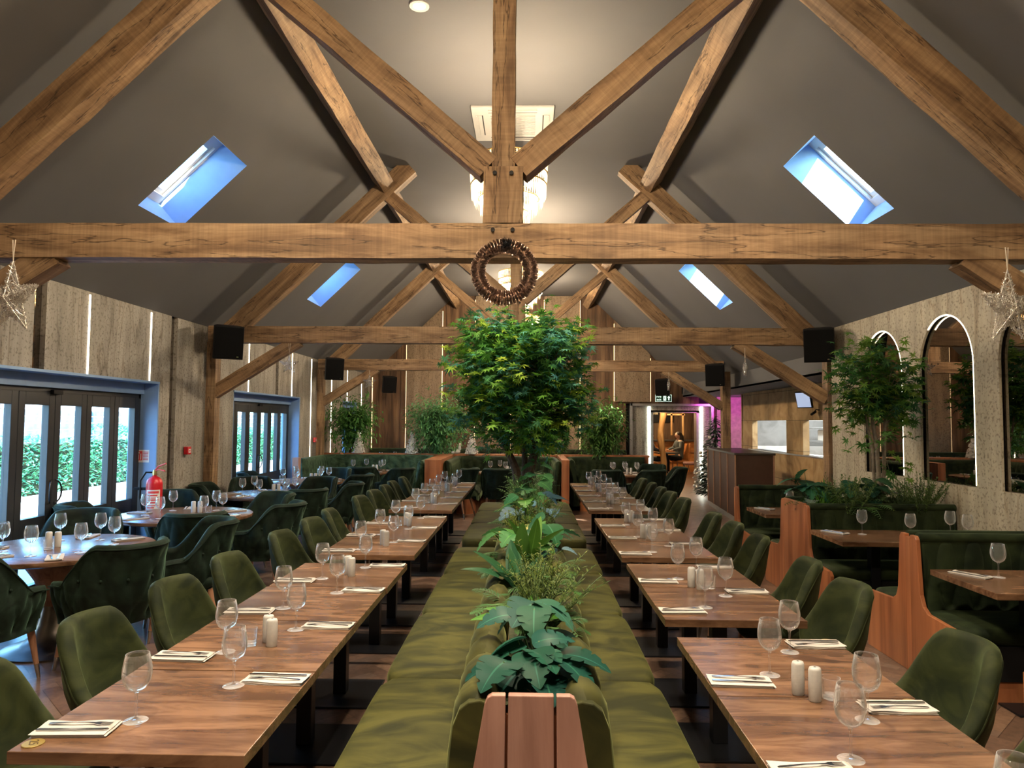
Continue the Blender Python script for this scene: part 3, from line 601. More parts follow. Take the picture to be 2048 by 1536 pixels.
# portal into the next room
def portal_room():
    p = MB(); Y0 = YB - .12
    p.box(2.86, 2.93, Y0, Y0 + .3, 0, 2.27); p.box(5.11, 5.18, Y0, Y0 + .3, 0, 2.27); p.box(2.86, 5.18, Y0, Y0 + .3, 2.20, 2.27)
    r = struct(p.build('door_3', 'steel', bevel=.004))
    q = MB(); q.box(2.93, 3.36, Y0 + .1, Y0 + .4, 0, 2.2); q.box(4.90, 5.11, Y0 + .1, Y0 + .4, 0, 2.2); q.box(3.36, 4.9, Y0 + .1, Y0 + .4, 2.04, 2.2)
    q.build('stone_lining', 'clad', r)
    MB().box(3.36, 3.44, Y0 + .06, Y0 + .09, .05, 2.18).box(4.81, 4.89, Y0 + .06, Y0 + .09, .05, 2.18).build('light_strip', 'ledw', r)
    f = MB(); f.box(3.44, 3.52, Y0 + .1, Y0 + .4, 0, 2.06); f.box(4.72, 4.8, Y0 + .1, Y0 + .4, 0, 2.06); f.box(3.44, 4.8, Y0 + .1, Y0 + .4, 2.02, 2.08); f.build('door_frame', 'steel', r)
    w_ = MB(); w_.box(1.9, 2.0, 20.3, 27, 0, 3.0); w_.box(6.9, 7.0, 20.1, 27, 0, 3.0); w_.box(5.18, 7, 20.1, 20.3, 0, 3)
    struct(w_.build('wall_next_room', 'backpanel')); struct(MB().box(1.9, 7, 27, 27.1, 0, 3).build('wall_next_room', 'plank'))
    struct(MB().box(1.9, 7, 20.3, 27.1, 3.0, 3.1).build('ceiling', 'ceil'))
    # log post
    pts = []; rr = []
    for i in range(13):
        z = 2.99 * i / 12; pts.append((4.22 + .05 * math.sin(i * .9), 22.4 + .03 * math.cos(i), z)); rr.append(.10 + .012 * math.sin(i * 1.7) + (.05 if i == 0 else 0))
    tag(MB().tube(pts, rr, 14).build('log_post', 'logwood', smooth=True), 'bark-stripped tree trunk post standing in the next room', 'post')
    b = thing('bar_counter', 'amber-lit wooden bar counter at the far end of the next room', 'bar counter', (4.9, 25.6, 0))
    MB().box(-1.6, 1.6, -.3, .3, 0, 1.08).build('bar_front', 'orangewood', b, bevel=.01); MB().box(-1.7, 1.7, -.4, .4, 1.08, 1.14).build('bar_top', 'darktop', b, bevel=.01)
    for z in (.35, .7): MB().box(-1.6, 1.6, -.32, -.295, z, z + .02).build('moulding', 'cabtrim', b)
    tag(MB().box(4.7, 5.5, 26.9, 26.99, 1.75, 2.15).build('dark_picture', 'black'), 'black rectangular panel high on the far wall of the next room', 'picture')
    g = thing('pendant_frame', 'golden hanging timber frame above the bar in the next room', 'hanging frame', (5.35, 25.2, 0))
    MB().box(-.3, -.24, -.02, .02, 1.3, 3.0).box(.1, .16, -.02, .02, 1.3, 3.0).box(-.5, .2, -.02, .02, 2.0, 2.06).build('timber', 'logwood', g)
    fl = thing('lattice_lantern', 'glowing lattice lantern on the floor of the next room', 'lantern', (4.72, 24.3, 0))
    lm = MB()
    for i in range(5):
        for s_ in (-1, 1): lm.tube([(s_ * .09, 0, .12 * i), (-s_ * .09, 0, .12 * i + .12)], .012, 5)
    lm.build('lattice', 'flame', fl); MB().box(-.13, .13, -.08, .08, .6, .64).box(-.13, .13, -.08, .08, 0, .02).build('lantern_frame', 'black', fl)
    for (x, y, e) in ((4.1, 21.7, 85), (4.6, 24.6, 130)):
        d = bpy.data.lights.new('room_light', 'POINT'); d.energy = e; d.color = (1, .68, .36); d.shadow_soft_size = .12
        o = bpy.data.objects.new('room_light', d); COL.objects.link(o); o.location = (x, y, 2.45)
portal_room()

# ------------------------------------------------------------------ timber trusses and purlins
AX = -0.17
def truss(y, label, near=False):
    t = thing('timber_truss', label, 'roof truss', (0, y, 0), 0, 'oak roof trusses')
    d = 0.17; yc = d / 2
    beam('tie_beam', t, (-4.44, yc, 2.92), (4.10, yc, 2.92), d, 0.235, jit=.003)
    # king post with a swollen foot
    kp = beam('king_post', t, (AX, yc, 3.04), (AX, yc, ZF - .03), .155, d - .03, upv=(0, -1, 0)); kp2 = beam('king_post_foot', t, (AX, yc, 3.04), (AX, yc, 3.42), .265, d - .005, upv=(0, -1, 0))
    kp.name = 'king_post'
    for s_ in (-1, 1):
        # rafter: lower face passes (3.73, 3.03) and rises inward
        def RP(h, off): return (AX + s_ * (h), yc, 3.03 + .96 * (3.73 - h) + off)
        beam('rafter', t, RP(4.15, .17), RP(1.50, .17 - .04), d, .25, jit=.005)
        beam('strut', t, (AX + s_ * .10, yc, 3.42), (AX + s_ * 1.95, yc, 5.02), d - .02, .17)
        beam('brace', t, (AX + s_ * 3.02, yc, 2.84), (AX + s_ * 4.24, yc, 2.08), d - .03, .17, jit=.004)
        px = -4.405 if s_ < 0 else 4.15
        beam('wall_post', t, (px, yc, 0.0), (px, yc, 2.81), .17, d, upv=(0, -1, 0))
        MB().lathe([(0, 0), (.014, 0), (.014, .01), (0, .01)], 10).build('peg', 'black', t).matrix_local = Matrix.Translation((AX + s_ * .055, -.008, 3.37)) @ Matrix.Rotation(PI / 2, 4, 'X')
        MB().lathe([(0, 0), (.014, 0), (.014, .01), (0, .01)], 10).build('peg', 'black', t).matrix_local = Matrix.Translation((AX + s_ * .065, -.008, 2.99)) @ Matrix.Rotation(PI / 2, 4, 'X')
    return t
T1, T2, T3 = 4.61, 9.71, 14.9
truss(T1, 'nearest oak roof truss, its beam crossing the whole picture with the wreath'); truss(T2, 'middle oak roof truss, behind the wreath and above the central tree'); truss(T3, 'farthest oak roof truss, in front of the back wall panels')
def purlin(y0, y1, s_, label):
    x = AX + s_ * 1.86; z = 5.06
    o = beam('purlin', None, (x, y0, z), (x, y1, z), .20, .25, upv=(-s_ * .69, 0, .72) if False else (s_ * .69, 0, .72), jit=.004)
    o.location.z += 0; return tag(o, label, 'timber beam', 'oak purlins')
bays = [(YN, T1 + .02, 'nearest bay, above the camera'), (T1 + .15, T2 + .02, 'bay between the near and middle truss'), (T2 + .15, T3 + .02, 'bay between the middle and far truss'), (T3 + .15, YB - .1, 'last bay, ending at the back wall')]
for a, b, l_ in bays:
    for s_ in (-1, 1): purlin(a, b, s_, ('left' if s_ < 0 else 'right') + ' lengthwise roof beam in the ' + l_)

# ------------------------------------------------------------------ chandeliers, downlights, air unit
def make_chandelier(x, y, label):
    t = thing('chandelier', label, 'chandelier', (x, y, 3.35), 0, 'crystal chandeliers')
    zt = 0.97                                                             # top ring above the lowest drop
    rings = [(.385, zt), (.385, zt - .13), (.375, zt - .24), (.30, zt - .38), (.20, zt - .52), (.12, zt - .60), (.06, .18)]
    f = MB()
    for r, z in rings:
        pts = [(r * math.cos(a), r * math.sin(a), z) for a in np.linspace(0, 2 * PI, 33)]; f.tube(pts, .006, 6, False)
    for a in np.linspace(0, 2 * PI, 6, False):
        f.tube([(r * math.cos(a), r * math.sin(a), z) for r, z in rings], .004, 5)
        f.tube([(.385 * math.cos(a), .385 * math.sin(a), zt), (.02 * math.cos(a), .02 * math.sin(a), zt + .12)], .003, 5)
    f.build('frame', 'brass', t, smooth=True)
    c = MB(); random.seed(5)
    for ti, (r, z0, h, n) in enumerate([(.385, zt, .12, 84), (.38, zt - .13, .11, 84), (.37, zt - .24, .16, 84), (.34, zt - .27, .2, 70), (.28, zt - .36, .2, 58), (.21, zt - .46, .2, 44), (.14, zt - .55, .2, 30), (.09, zt - .64, .18, 20), (.05, zt - .74, .18, 12)]):
        for k_ in range(n):
            a = 2 * PI * k_ / n + ti * .3; cx, cy = r * math.cos(a), r * math.sin(a); w_ = .0075; hh = h * U_(.85, 1.0)
            c.add([(cx + w_, cy, z0 - .02), (cx, cy + w_, z0 - .02), (cx - w_, cy, z0 - .02), (cx, cy - w_, z0 - .02), (cx, cy, z0), (cx, cy, z0 - hh)], [(0, 1, 4), (1, 2, 4), (2, 3, 4), (3, 0, 4), (1, 0, 5), (2, 1, 5), (3, 2, 5), (0, 3, 5)])
    c.build('crystals', 'crystal', t)
    for k_ in range(6):
        a = 2 * PI * k_ / 6; MB().ball((.2 * math.cos(a), .2 * math.sin(a), zt - .22), .028, None, .045, 8, 6).build('bulb', 'bulb', t, smooth=True)
    MB().tube([(0, 0, zt + .1), (0, 0, 1.93)], .003, 5).tube([(.01, 0, zt + .1), (.03, .01, 1.5), (.0, 0, 1.93)], .002, 5).build('cable', 'brass', t)
    MB().lathe([(.0, 1.90), (.05, 1.905), (.06, 1.92), (.06, 1.949), (0, 1.949)], 20).build('ceiling_rose', 'brass', t, smooth=True)
    d = bpy.data.lights.new('chandelier_light', 'POINT'); d.energy = 330 if y < 2 else (250 if y < 10 else 380); d.color = (1, .78, .52); d.shadow_soft_size = .16
    o = bpy.data.objects.new('chandelier_light', d); COL.objects.link(o); o.location = (x, y, 3.35 + .66)
    return t
make_chandelier(-.2, 6.95, 'largest crystal chandelier, glowing behind the king post of the nearest truss')
make_chandelier(-.13, 12.2, 'crystal chandelier seen through the ring of the wreath')
make_chandelier(-.1, 17.4, 'farthest crystal chandelier, glowing behind the top of the central tree')
make_chandelier(-.2, 1.7, 'crystal chandelier overhead, in front of the nearest truss and out of frame')
def small_chandelier():
    t = thing('chandelier', 'small glowing tiered chandelier hanging in the next room', 'chandelier', (4.05, 22.9, 2.0))
    c = MB()
    for r, z, n in ((.3, .32, 40), (.26, .26, 36), (.2, .18, 28), (.12, .1, 18)):
        for k_ in range(n):
            a = 2 * PI * k_ / n; c.tube([(r * math.cos(a), r * math.sin(a), z), (r * math.cos(a), r * math.sin(a), z - .1)], .01, 4)
    c.build('crystals', 'crystal', t); MB().ball((0, 0, .2), .09).build('bulb', emis('room_bulb', (1, .8, .45), 18), t, smooth=True); MB().tube([(0, 0, .3), (0, 0, .99)], .006, 5).build('cable', 'brass', t)
    MB().tube([(.3 * math.cos(a), .3 * math.sin(a), .33) for a in np.linspace(0, 2 * PI, 25)], .012, 6, False).build('frame', 'brass', t)
small_chandelier()
DL = [(-.95, .6), (.62, .6), (-.95, 3.4), (.62, 3.4), (-.95, 5.9)]  # last fitting is in view; the others are added off-frame to light tables
for k_, (x, y) in enumerate(DL):
    t = thing('ceiling_fill_light', 'round flush ceiling fitting with added fill light, %s of the %s row' % (ORD[k_ // 2], 'left' if x < 0 else 'right'), 'ceiling light', (x, y, ZF - .012), 0, 'ceiling spotlights')
    MB().lathe([(.055, 0), (.085, 0), (.085, .012), (.055, .012), (.055, 0)], 24, cap=False).build('trim_ring', 'white', t, smooth=True); MB().lathe([(0, .004), (.055, .004)], 24, cap=False).build('lens', 'down', t)
    d = bpy.data.lights.new('fill_spot', 'SPOT'); d.energy = 420; d.spot_size = math.radians(95); d.spot_blend = .8; d.color = (1, .84, .64); d.shadow_soft_size = .06
    o = bpy.data.objects.new('fill_spot', d); COL.objects.link(o); o.location = (x, y, ZF - .03); o.rotation_euler = (0, math.radians(16 if x > 0 else -16) * -1, 0)
def ac():
    t = thing('air_conditioner', 'white square cassette air conditioner set in the flat ceiling', 'air conditioner', (-.19, 8.3, ZF))
    MB().box(-.475, .475, -.475, .475, -.035, 0).build('panel', 'offwhite', t, bevel=.008); 
    g = MB()
    for k_ in range(14): g.box(-.26, .26, -.26 + k_ * .04, -.235 + k_ * .04, -.045, -.033)
    g.build('grille', 'offwhite', t)
    for a in range(4): MB().box(-.28, .28, .36, .40, -.04, -.03).box(-.28, .28, .405, .425, -.05, -.034).build('louvre', 'offwhite', t).matrix_local = Matrix.Rotation(a * PI / 2, 4, 'Z')
    for a in range(4): MB().box(-.28, .28, .345, .359, -.038, -.034).build('slot', 'black', t).matrix_local = Matrix.Rotation(a * PI / 2, 4, 'Z')
ac()

# ------------------------------------------------------------------ upholstery helpers
def shell(mb, centre, top, bot, th, lean, ns=36, kz=9, tuft=None, tin=None):
    """padded shell following centre(s) -> (x, y, nx, ny) (n points outwards), s in -1..1"""
    rows = []
    for i in range(ns + 1):
        s = -1 + 2 * i / ns; x, y, nx, ny = centre(s); zt = top(s); zb = bot(s); e = 1.0
        if abs(s) > .93: e = max(.12, math.sqrt(max(0, 1 - ((abs(s) - .93) / .07) ** 2)))
        h = th / 2 * e; row = []
        def pt(z, off, o2=0): lx = lean(z, s); return (x + nx * (off + lx), y + ny * (off + lx), z)
        zt2 = zt - h
        for k in range(kz):
            z = zb + (zt2 - zb) * k / (kz - 1); row.append(pt(z, h - (tuft(s, z, (z - zb) / (zt - zb)) if tuft else 0)))
        for a in (45, 90, 135): a_ = math.radians(a); row.append(pt(zt2 + h * math.sin(a_), h * math.cos(a_)))
        for k in range(kz):
            z = zt2 + (zb - zt2) * k / (kz - 1); row.append(pt(z, -h + (tin(s, z, (z - zb) / (zt - zb)) if tin else 0)))
        rows.append(row)
    n = len(rows[0]); vs = [p for r in rows for p in r]; fs = []
    for i in range(ns):
        for k in range(n): fs.append((i * n + k, (i + 1) * n + k, (i + 1) * n + (k + 1) % n, i * n + (k + 1) % n))
    fs.append(tuple(range(n))); fs.append(tuple(ns * n + k for k in range(n))[::-1]); mb.add(vs, fs); return mb
def tuftf(u, v, dx, dz, D):
    """button tufting: 0 on pillow tops, D in the buttons"""
    p = u / dx; q = v / dz; a = p + q / 2; b = p - q / 2
    ca, cb = abs(math.sin(PI * a)), abs(math.sin(PI * b))
    h = .55 * math.sqrt(ca * cb) + .45 * (1 - math.exp(-(ca * ca + cb * cb) * 5)); return D * (1 - h)
def leg_(mb, p0, p1, r0, r1): return mb.tube([p0, p1], [r0, r1], 10)
def cushion(mb, x0, x1, y0, y1, z0, z1, r=.03, puff=.01, n=12, fn=None):
    """rounded cushion block; superellipse section"""
    cx, cy, cz = (x0 + x1) / 2, (y0 + y1) / 2, (z0 + z1) / 2; hx, hy, hz = (x1 - x0) / 2, (y1 - y0) / 2, (z1 - z0) / 2
    vs = []; fs = []; levels = [(-1, 1 - r / min(hx, hy)), (-1 + min(.8, r / hz), 1)] + [(1 - min(.8, r / hz) + min(.8, r / hz) * math.sin(t), 1 - (r / min(hx, hy)) * (1 - math.cos(t))) for t in np.linspace(0, PI / 2, 5)]
    per = []
    for k in range(4 * n):
        t = 2 * PI * (k + .5) / (4 * n); c, s = math.cos(t), math.sin(t); m_ = max(abs(c), abs(s)); sx, sy = c / m_, s / m_
        # rounded-corner square
        e = 10; L = (abs(sx) ** e + abs(sy) ** e) ** (1 / e); per.append((sx / L, sy / L))
    N = len(per)
    for zl, sc in levels:
        for px, py in per: vs.append((cx + px * (hx - (1 - sc) * min(hx, hy)), cy + py * (hy - (1 - sc) * min(hx, hy)), cz + zl * hz))
    L_ = len(levels)
    for f_ in (.75, .45, .15):
        for px, py in per: vs.append((cx + px * hx * f_, cy + py * hy * f_, cz + hz + puff * (1 - f_ ** 2) + (fn(px * f_, py * f_) if fn else 0)))
    tot = L_ + 3
    for i in range(tot - 1):
        for k in range(N): fs.append((i * N + k, i * N + (k + 1) % N, (i + 1) * N + (k + 1) % N, (i + 1) * N + k))
    fs.append(tuple(range(N))[::-1]); fs.append(tuple((tot - 1) * N + k for k in range(N))); return mb.add(vs, fs)

# ------------------------------------------------------------------ dining chair (faces +Y)
def arc_line(a, b, arms=0.0, amax=88):
    """half-ellipse round the back then straight arms forward"""
    pts = []
    for t in np.linspace(-amax, amax, 41):
        t = math.radians(t); pts.append((a * math.sin(t), -b * math.cos(t)))
    if arms > 0:
        e0, e1 = pts[0], pts[-1]; pts = [(e0[0] * (1 - .0 * k), e0[1] + arms * k / 6) for k in range(6, 0, -1)] + pts + [(e1[0], e1[1] + arms * k / 6) for k in range(1, 7)]
    P = [Vector((x, y)) for x, y in pts]; L = [0]
    for p, q in zip(P, P[1:]): L.append(L[-1] + (q - p).length)
    T = L[-1]
    def f(s):
        d = (s + 1) / 2 * T; i = 0
        while i < len(L) - 2 and L[i + 1] < d: i += 1
        t = (d - L[i]) / (L[i + 1] - L[i]); p = P[i].lerp(P[i + 1], min(1, t)); tg = (P[min(i + 2, len(P) - 1)] - P[max(i - 1, 0)]).normalized()
        return (p.x, p.y, tg.y, -tg.x)
    return f, T
def smooth01(x): x = max(0, min(1, x)); return x * x * (3 - 2 * x)
def dining_chair(label):
    t = thing('dining_chair', label, 'chair')
    f, T = arc_line(.235, .20, 0.0, 86)
    top = lambda s: .865 - .27 * smooth01((abs(s) - .38) / .62) - .02 * s * s
    bot = lambda s: .40 + .03 * abs(s)
    lean = lambda z, s: (z - .45) * .17 * (1 - .5 * abs(s)) - .045 * smooth01((.62 - z) / .25)
    tin = lambda s, z, v: .006 * math.sin(v * 22 + 2 * math.sin(4 * s)) * (1 - abs(s))
    b = shell(MB(), f, top, bot, .062, lean, 34, 10, None, tin); b.build('backrest', 'velvet_chair', t, smooth=True, ang=70, fix=True)
    # piping along the outer seam
    pp = []
    for i in range(35):
        s = -.97 + 1.94 * i / 34; x, y, nx, ny = f(s); z = top(s) - .045; l_ = lean(z, s) + .031; pp.append((x + nx * l_, y + ny * l_, z))
    MB().tube(pp, .0045, 6).build('piping', 'velvet_chair', t, smooth=True)
    sc = MB(); cushion(sc, -.215, .215, -.17, .245, .39, .475, .035, .018, 8); sc.build('seat', 'velvet_chair', t, smooth=True, ang=60)
    for sx in (-1, 1):
        for (y0, y1, r) in ((-.13, -.20, 0), (.17, .215, 0)):
            x0, x1 = sx * .15, sx * .205; p0 = Vector((x0, y0, .40)); p1 = Vector((x1, y1, 0)); q = p0.lerp(p1, .66)
            l_ = leg_(MB(), p0, q, .021, .014).build('leg', 'legwood', t, smooth=True); leg_(MB(), q, p1, .0145, .009).build('metal_tip', 'chrome', l_, smooth=True)
    return t
# armchair (faces +Y), deep arms, tufted outside and in
def armchair(label):
    t = thing('armchair', label, 'armchair')
    f, T = arc_line(.285, .27, .22, 86)
    def top(s):
        d = abs(s) * T / 2
        return .90 - .26 * smooth01((d - .22) / .28) - .02 * smooth01((d - .5) / .2)
    bot = lambda s: .34
    lean = lambda z, s: (z - .40) * (.19 * (1 - smooth01((abs(s) - .08) / .40)) + .035) - .05 * smooth01((.56 - z) / .22)
    tf = lambda s, z, v: tuftf(s * T / 2, z - .40, .135, .26, .034) * smooth01((.97 - v) / .12) * smooth01((v - .02) / .1) * smooth01((.98 - abs(s)) / .06)
    ti = lambda s, z, v: tuftf(s * T / 2 + .05, z - .40, .135, .26, .012) * smooth01((.95 - v) / .12)
    b = shell(MB(), f, top, bot, .075, lean, 92, 22, tf, ti); b.build('backrest', 'velvet_arm', t, smooth=True, ang=80, fix=True)
    pp = []
    for i in range(61):
        s = -.985 + 1.97 * i / 60; x, y, nx, ny = f(s); z = top(s) - .028; l_ = lean(z, s) + .0385; pp.append((x + nx * l_, y + ny * l_, z))
    MB().tube(pp, .005, 6).build('piping', 'velvet_arm', t, smooth=True)
    bt = MB()
    dx, dz = .135, .26
    for i in range(-6, 7):
        for j in range(-2, 4):
            q = j; p = i + (0.5 if j % 2 else 0); u, v = p * dx, q * dz
            s = u / (T / 2)
            if abs(s) > .93: continue
            z = .40 + v
            if not (.40 < z < top(s) - .06): continue
            x, y, nx, ny = f(s); l_ = lean(z, s) + .0375 - .026; bt.ball((x + nx * l_, y + ny * l_, z), .011, None, None, 8, 5)
    bt.build('buttons', 'velvet_arm', t, smooth=True)
    sc = MB(); cushion(sc, -.25, .25, -.22, .29, .36, .475, .04, .02, 8); sc.build('seat', 'velvet_arm', t, smooth=True, ang=60)
    for sx in (-1, 1):
        for (y0, y1) in ((-.17, -.26), (.22, .265)):
            p0 = Vector((sx * .19, y0, .36)); p1 = Vector((sx * .235, y1, 0)); q = p0.lerp(p1, .74)
            l_ = leg_(MB(), p0, q, .026, .016).build('leg', 'legwood', t, smooth=True); leg_(MB(), q, p1, .0165, .011).build('metal_tip', 'chrome', l_, smooth=True)
    return t

# ------------------------------------------------------------------ tableware
def wine_glass():
    t = thing('wine_glass', 'w', 'wine glass')
    prof = [(.0, .0015), (.036, .0015), (.038, .003), (.036, .0048), (.018, .0075), (.006, .012), (.0042, .022), (.0038, .05), (.0042, .085), (.008, .095), (.020, .101), (.034, .113), (.042, .130), (.0455, .150), (.0445, .172), (.040, .197), (.036, .2165), (.0348, .2165), (.0385, .197), (.0430, .172), (.0440, .150), (.0405, .131), (.033, .115), (.019, .1035), (.007, .098), (.0, .097)]
    MB().lathe(prof, 28, cap=False).build('glass_body', 'glass', t, smooth=True, ang=80); return t
def tumbler():
    t = thing('tumbler', 'w', 'tumbler')
    MB().lathe([(0, .0015), (.029, .0015), (.031, .004), (.034, .075), (.0325, .075), (.0295, .014), (0, .012)], 24, cap=False).build('glass_body', 'glass', t, smooth=True, ang=60); return t
def shaker():
    t = thing('shaker', 'w', 'shaker')
    MB().lathe([(0, 0), (.021, 0), (.0235, .004), (.0245, .06), (.0235, .108), (.020, .117), (.010, .119), (0, .1185)], 24, sx=1.0, sy=.8).build('body', 'ceramic', t, smooth=True, ang=60)
    MB().lathe([(0, .1186), (.0045, .1192), (0, .1194)], 10).build('hole', 'black', t); return t
def napkin():
    t = thing('napkin', 'w', 'napkin'); mb = MB()
    for k, (dx, dy) in enumerate(((0, 0), (.004, .003), (-.003, .006))):
        z = .0015 + k * .0045
        mb.grid(lambda u, v: (-.115 + .23 * u + dx, -.052 + .105 * v + dy - k * .004, z + .0022 * math.sin(u * 7 + k) * v + .001 * math.sin(v * 9)), 10, 5)
    mb.box(-.11, .11, -.05, .05, 0, .009); mb.build('paper', 'napkin', t, smooth=True); return t
def fork():
    t = thing('fork', 'w', 'fork'); mb = MB()
    prof = [(-.10, .0045), (-.09, .006), (-.02, .0032), (.02, .0026), (.045, .005), (.055, .0105), (.065, .0115)]; z = lambda x: .003 + .004 * math.sin((x + .1) * 18)
    vs = []; fs = []
    for x, w_ in prof: vs += [(x, -w_, z(x)), (x, w_, z(x)), (x, w_, z(x) + .002), (x, -w_, z(x) + .002)]
    for i in range(len(prof) - 1):
        for k in range(4): fs.append((i * 4 + k, i * 4 + (k + 1) % 4, i * 4 + 4 + (k + 1) % 4, i * 4 + 4 + k))
    mb.add(vs, fs + [(0, 1, 2, 3), tuple(len(prof) * 4 - 4 + k for k in (3, 2, 1, 0))])
    for k in range(4):
        y = -.0098 + k * .0065; mb.tube([(.062, y, z(.062) + .001), (.085, y, z(.085) + .001), (.098, y, z(.1) + .003)], [.0018, .0015, .0008], 5)
    mb.build('steel', 'silver', t, smooth=True, fix=True); return t
def knife():
    t = thing('knife', 'w', 'knife'); mb = MB()
    mb.prism([(-.11, -.005), (-.105, -.0075), (-.01, -.006), (0, -.005), (.01, -.010), (.095, -.009), (.112, -.001), (.105, .005), (0, .005), (-.01, .006), (-.105, .0075), (-.11, .005)], .0, .0035, 'z')
    mb.build('steel', 'silver', t, fix=True, bevel=.001); return t
P_GLASS, P_TUMB, P_SHAK, P_NAP, P_FORK, P_KNIFE = wine_glass(), tumbler(), shaker(), napkin(), fork(), knife()
USED = set()
def put(proto, loc, rz, label, group):
    if proto.name not in USED:
        USED.add(proto.name); proto.location = loc; proto.rotation_euler = (0, 0, rz); proto['label'] = label; proto['group'] = group; return proto
    return dup(proto, loc, rz, label, group)
def setting(x, y, z, ang, where, grp, gl=(.15, .07), nap=True):
    """one place: napkin with knife and fork (long axis along ang), glass offset further in"""
    c, s = math.cos(ang), math.sin(ang); a = ang + U_(-.06, .06)
    put(P_NAP, (x, y, z), a, 'pale folded napkin ' + where, grp + ', napkins')
    put(P_KNIFE, (x + s * .022, y - c * .022, z + .0125), a + U_(-.05, .05), 'steel knife ' + where, grp + ', knives')
    put(P_FORK, (x - s * .02, y + c * .02, z + .010), a + U_(-.12, .12), 'steel fork ' + where, grp + ', forks')
    gx, gy = gl; put(P_GLASS, (x + c * gx - s * gy, y + s * gx + c * gy, z), U_(0, 6), 'empty wine glass ' + where, grp + ', wine glasses')

# ------------------------------------------------------------------ the two long rows of square tables with their chairs
def sq_table(label):
    t = thing('dining_table', label, 'table'); mb = MB(); mb.box(-.353, .353, -.347, .347, .712, .75)
    mb.build('tabletop', 'table', t, bevel=.002)
    MB().box(-.04, .04, -.04, .04, .012, .70).build('column', 'steelblk', t, bevel=.004); MB().box(-.235, .235, -.235, .235, 0, .012).build('base_plate', 'steelblk', t, bevel=.004)
    MB().box(-.2, .2, -.03, .03, .70, .711).box(-.03, .03, -.2, .2, .70, .711).build('top_bracket', 'steelblk', t); return t
P_TAB = sq_table('x'); P_CH = dining_chair('x')
LY = [2.46, 3.165, 3.87, 4.575, 5.585, 6.30, 7.015, 8.23, 8.94, 9.65, 10.36, 11.07]
RY = [1.58, 2.28, 2.98, 3.97, 4.675, 5.60, 6.31, 7.02, 8.34, 9.05, 9.76, 10.47, 11.18]
def row(side, ys):
    nm = 'left' if side < 0 else 'right'; cx = -1.177 if side < 0 else 1.045; vis0 = 0 if side < 0 else 1
    for k, y in enumerate(ys):
        o = k - vis0; od = ORD[o] if o >= 0 else 'cropped frontmost'; wt = 'of the %s table, %s row' % (od, nm); sk = U_(-.004, .004)
        put(P_TAB, (cx + sk, y, 0), 0 if side < 0 else PI, 'square brown wood-topped table, the %s from the camera in the %s row' % (od, nm), 'square tables in the %s long row' % nm)
        put(P_CH, (cx + side * (.53 + U_(0, .03)), y + U_(-.03, .03), 0), (-PI / 2 if side < 0 else PI / 2) + U_(-.13, .13) - side * 0.0, 'olive velvet armless chair on the outer side ' + wt, 'olive velvet chairs of the %s long row' % nm)
        if side < 0:
            setting(cx - .235, y - .205 + U_(-.012, .012), .75, 0, 'on the window side ' + wt, 'window-side places of the left row', (.145, .075))
            setting(cx + .235, y + .265 + U_(-.012, .012), .75, PI, 'on the bench side ' + wt, 'bench-side places of the left row', (.135, .065))
        else:
            setting(cx - .235, y - .215 + U_(-.012, .012), .75, 0, 'on the bench side ' + wt, 'bench-side places of the right row', (.14, .085))
            setting(cx + .235, y + .245 + U_(-.012, .012), .75, PI, 'on the booth side ' + wt, 'booth-side places of the right row', (.15, .105))
row(-1, LY); row(1, RY)
for nm, cx, lst in (('left', -1.13, [(3.14, 1), (4.54, 0), (5.64, 0), (6.72, 1), (8.58, 1), (10.0, 0), (11.1, 0)]), ('right', 1.0, [(2.62, 1), (4.30, 1), (6.1, 0), (7.35 - .25, 0), (8.7, 1), (10.1, 0), (11.3, 0)])):
    for k, (y, tb) in enumerate(lst):
        w_ = '%s pair along the %s long row' % (ORD[k], nm); g = 'shakers of the %s row' % nm
        put(P_SHAK, (cx - .012, y + .035, .75), .3, 'white shaker, farther one of the ' + w_, g)
        put(P_SHAK, (cx + .025, y - .025, .75), .3, 'white shaker, nearer one of the ' + w_, g)
        if tb: put(P_TUMB, (cx - .075 if nm == 'left' else cx + .09, y + (-.02 if nm == 'left' else .0), .75), 0, 'small clear tumbler beside the ' + w_ + ' of shakers', 'clear tumblers')
def disc(x, y, rz, txt, label):
    t = thing('table_number_disc', label, 'table number', (x, y, .75), rz, 'gold table number discs')
    MB().lathe([(0, 0), (.030, 0), (.031, .002), (.030, .0035), (0, .0035)], 28).build('disc', 'gold', t, smooth=True, ang=30)
    text_mesh(txt, .036, 'darkgold', t, 'engraved_number', Matrix.Translation((0, 0, .0038)), .0004)
disc(-1.485, 2.165, -PI / 2 + .5, '25', 'round gold number disc on the front corner of the nearest left table')
disc(1.36, 2.59, PI / 2 - .2, '35', 'round gold number disc on the front right table beside a napkin')
disc(1.36, 3.29, PI / 2, '36', 'round gold number disc at the far right corner of the second front right table')

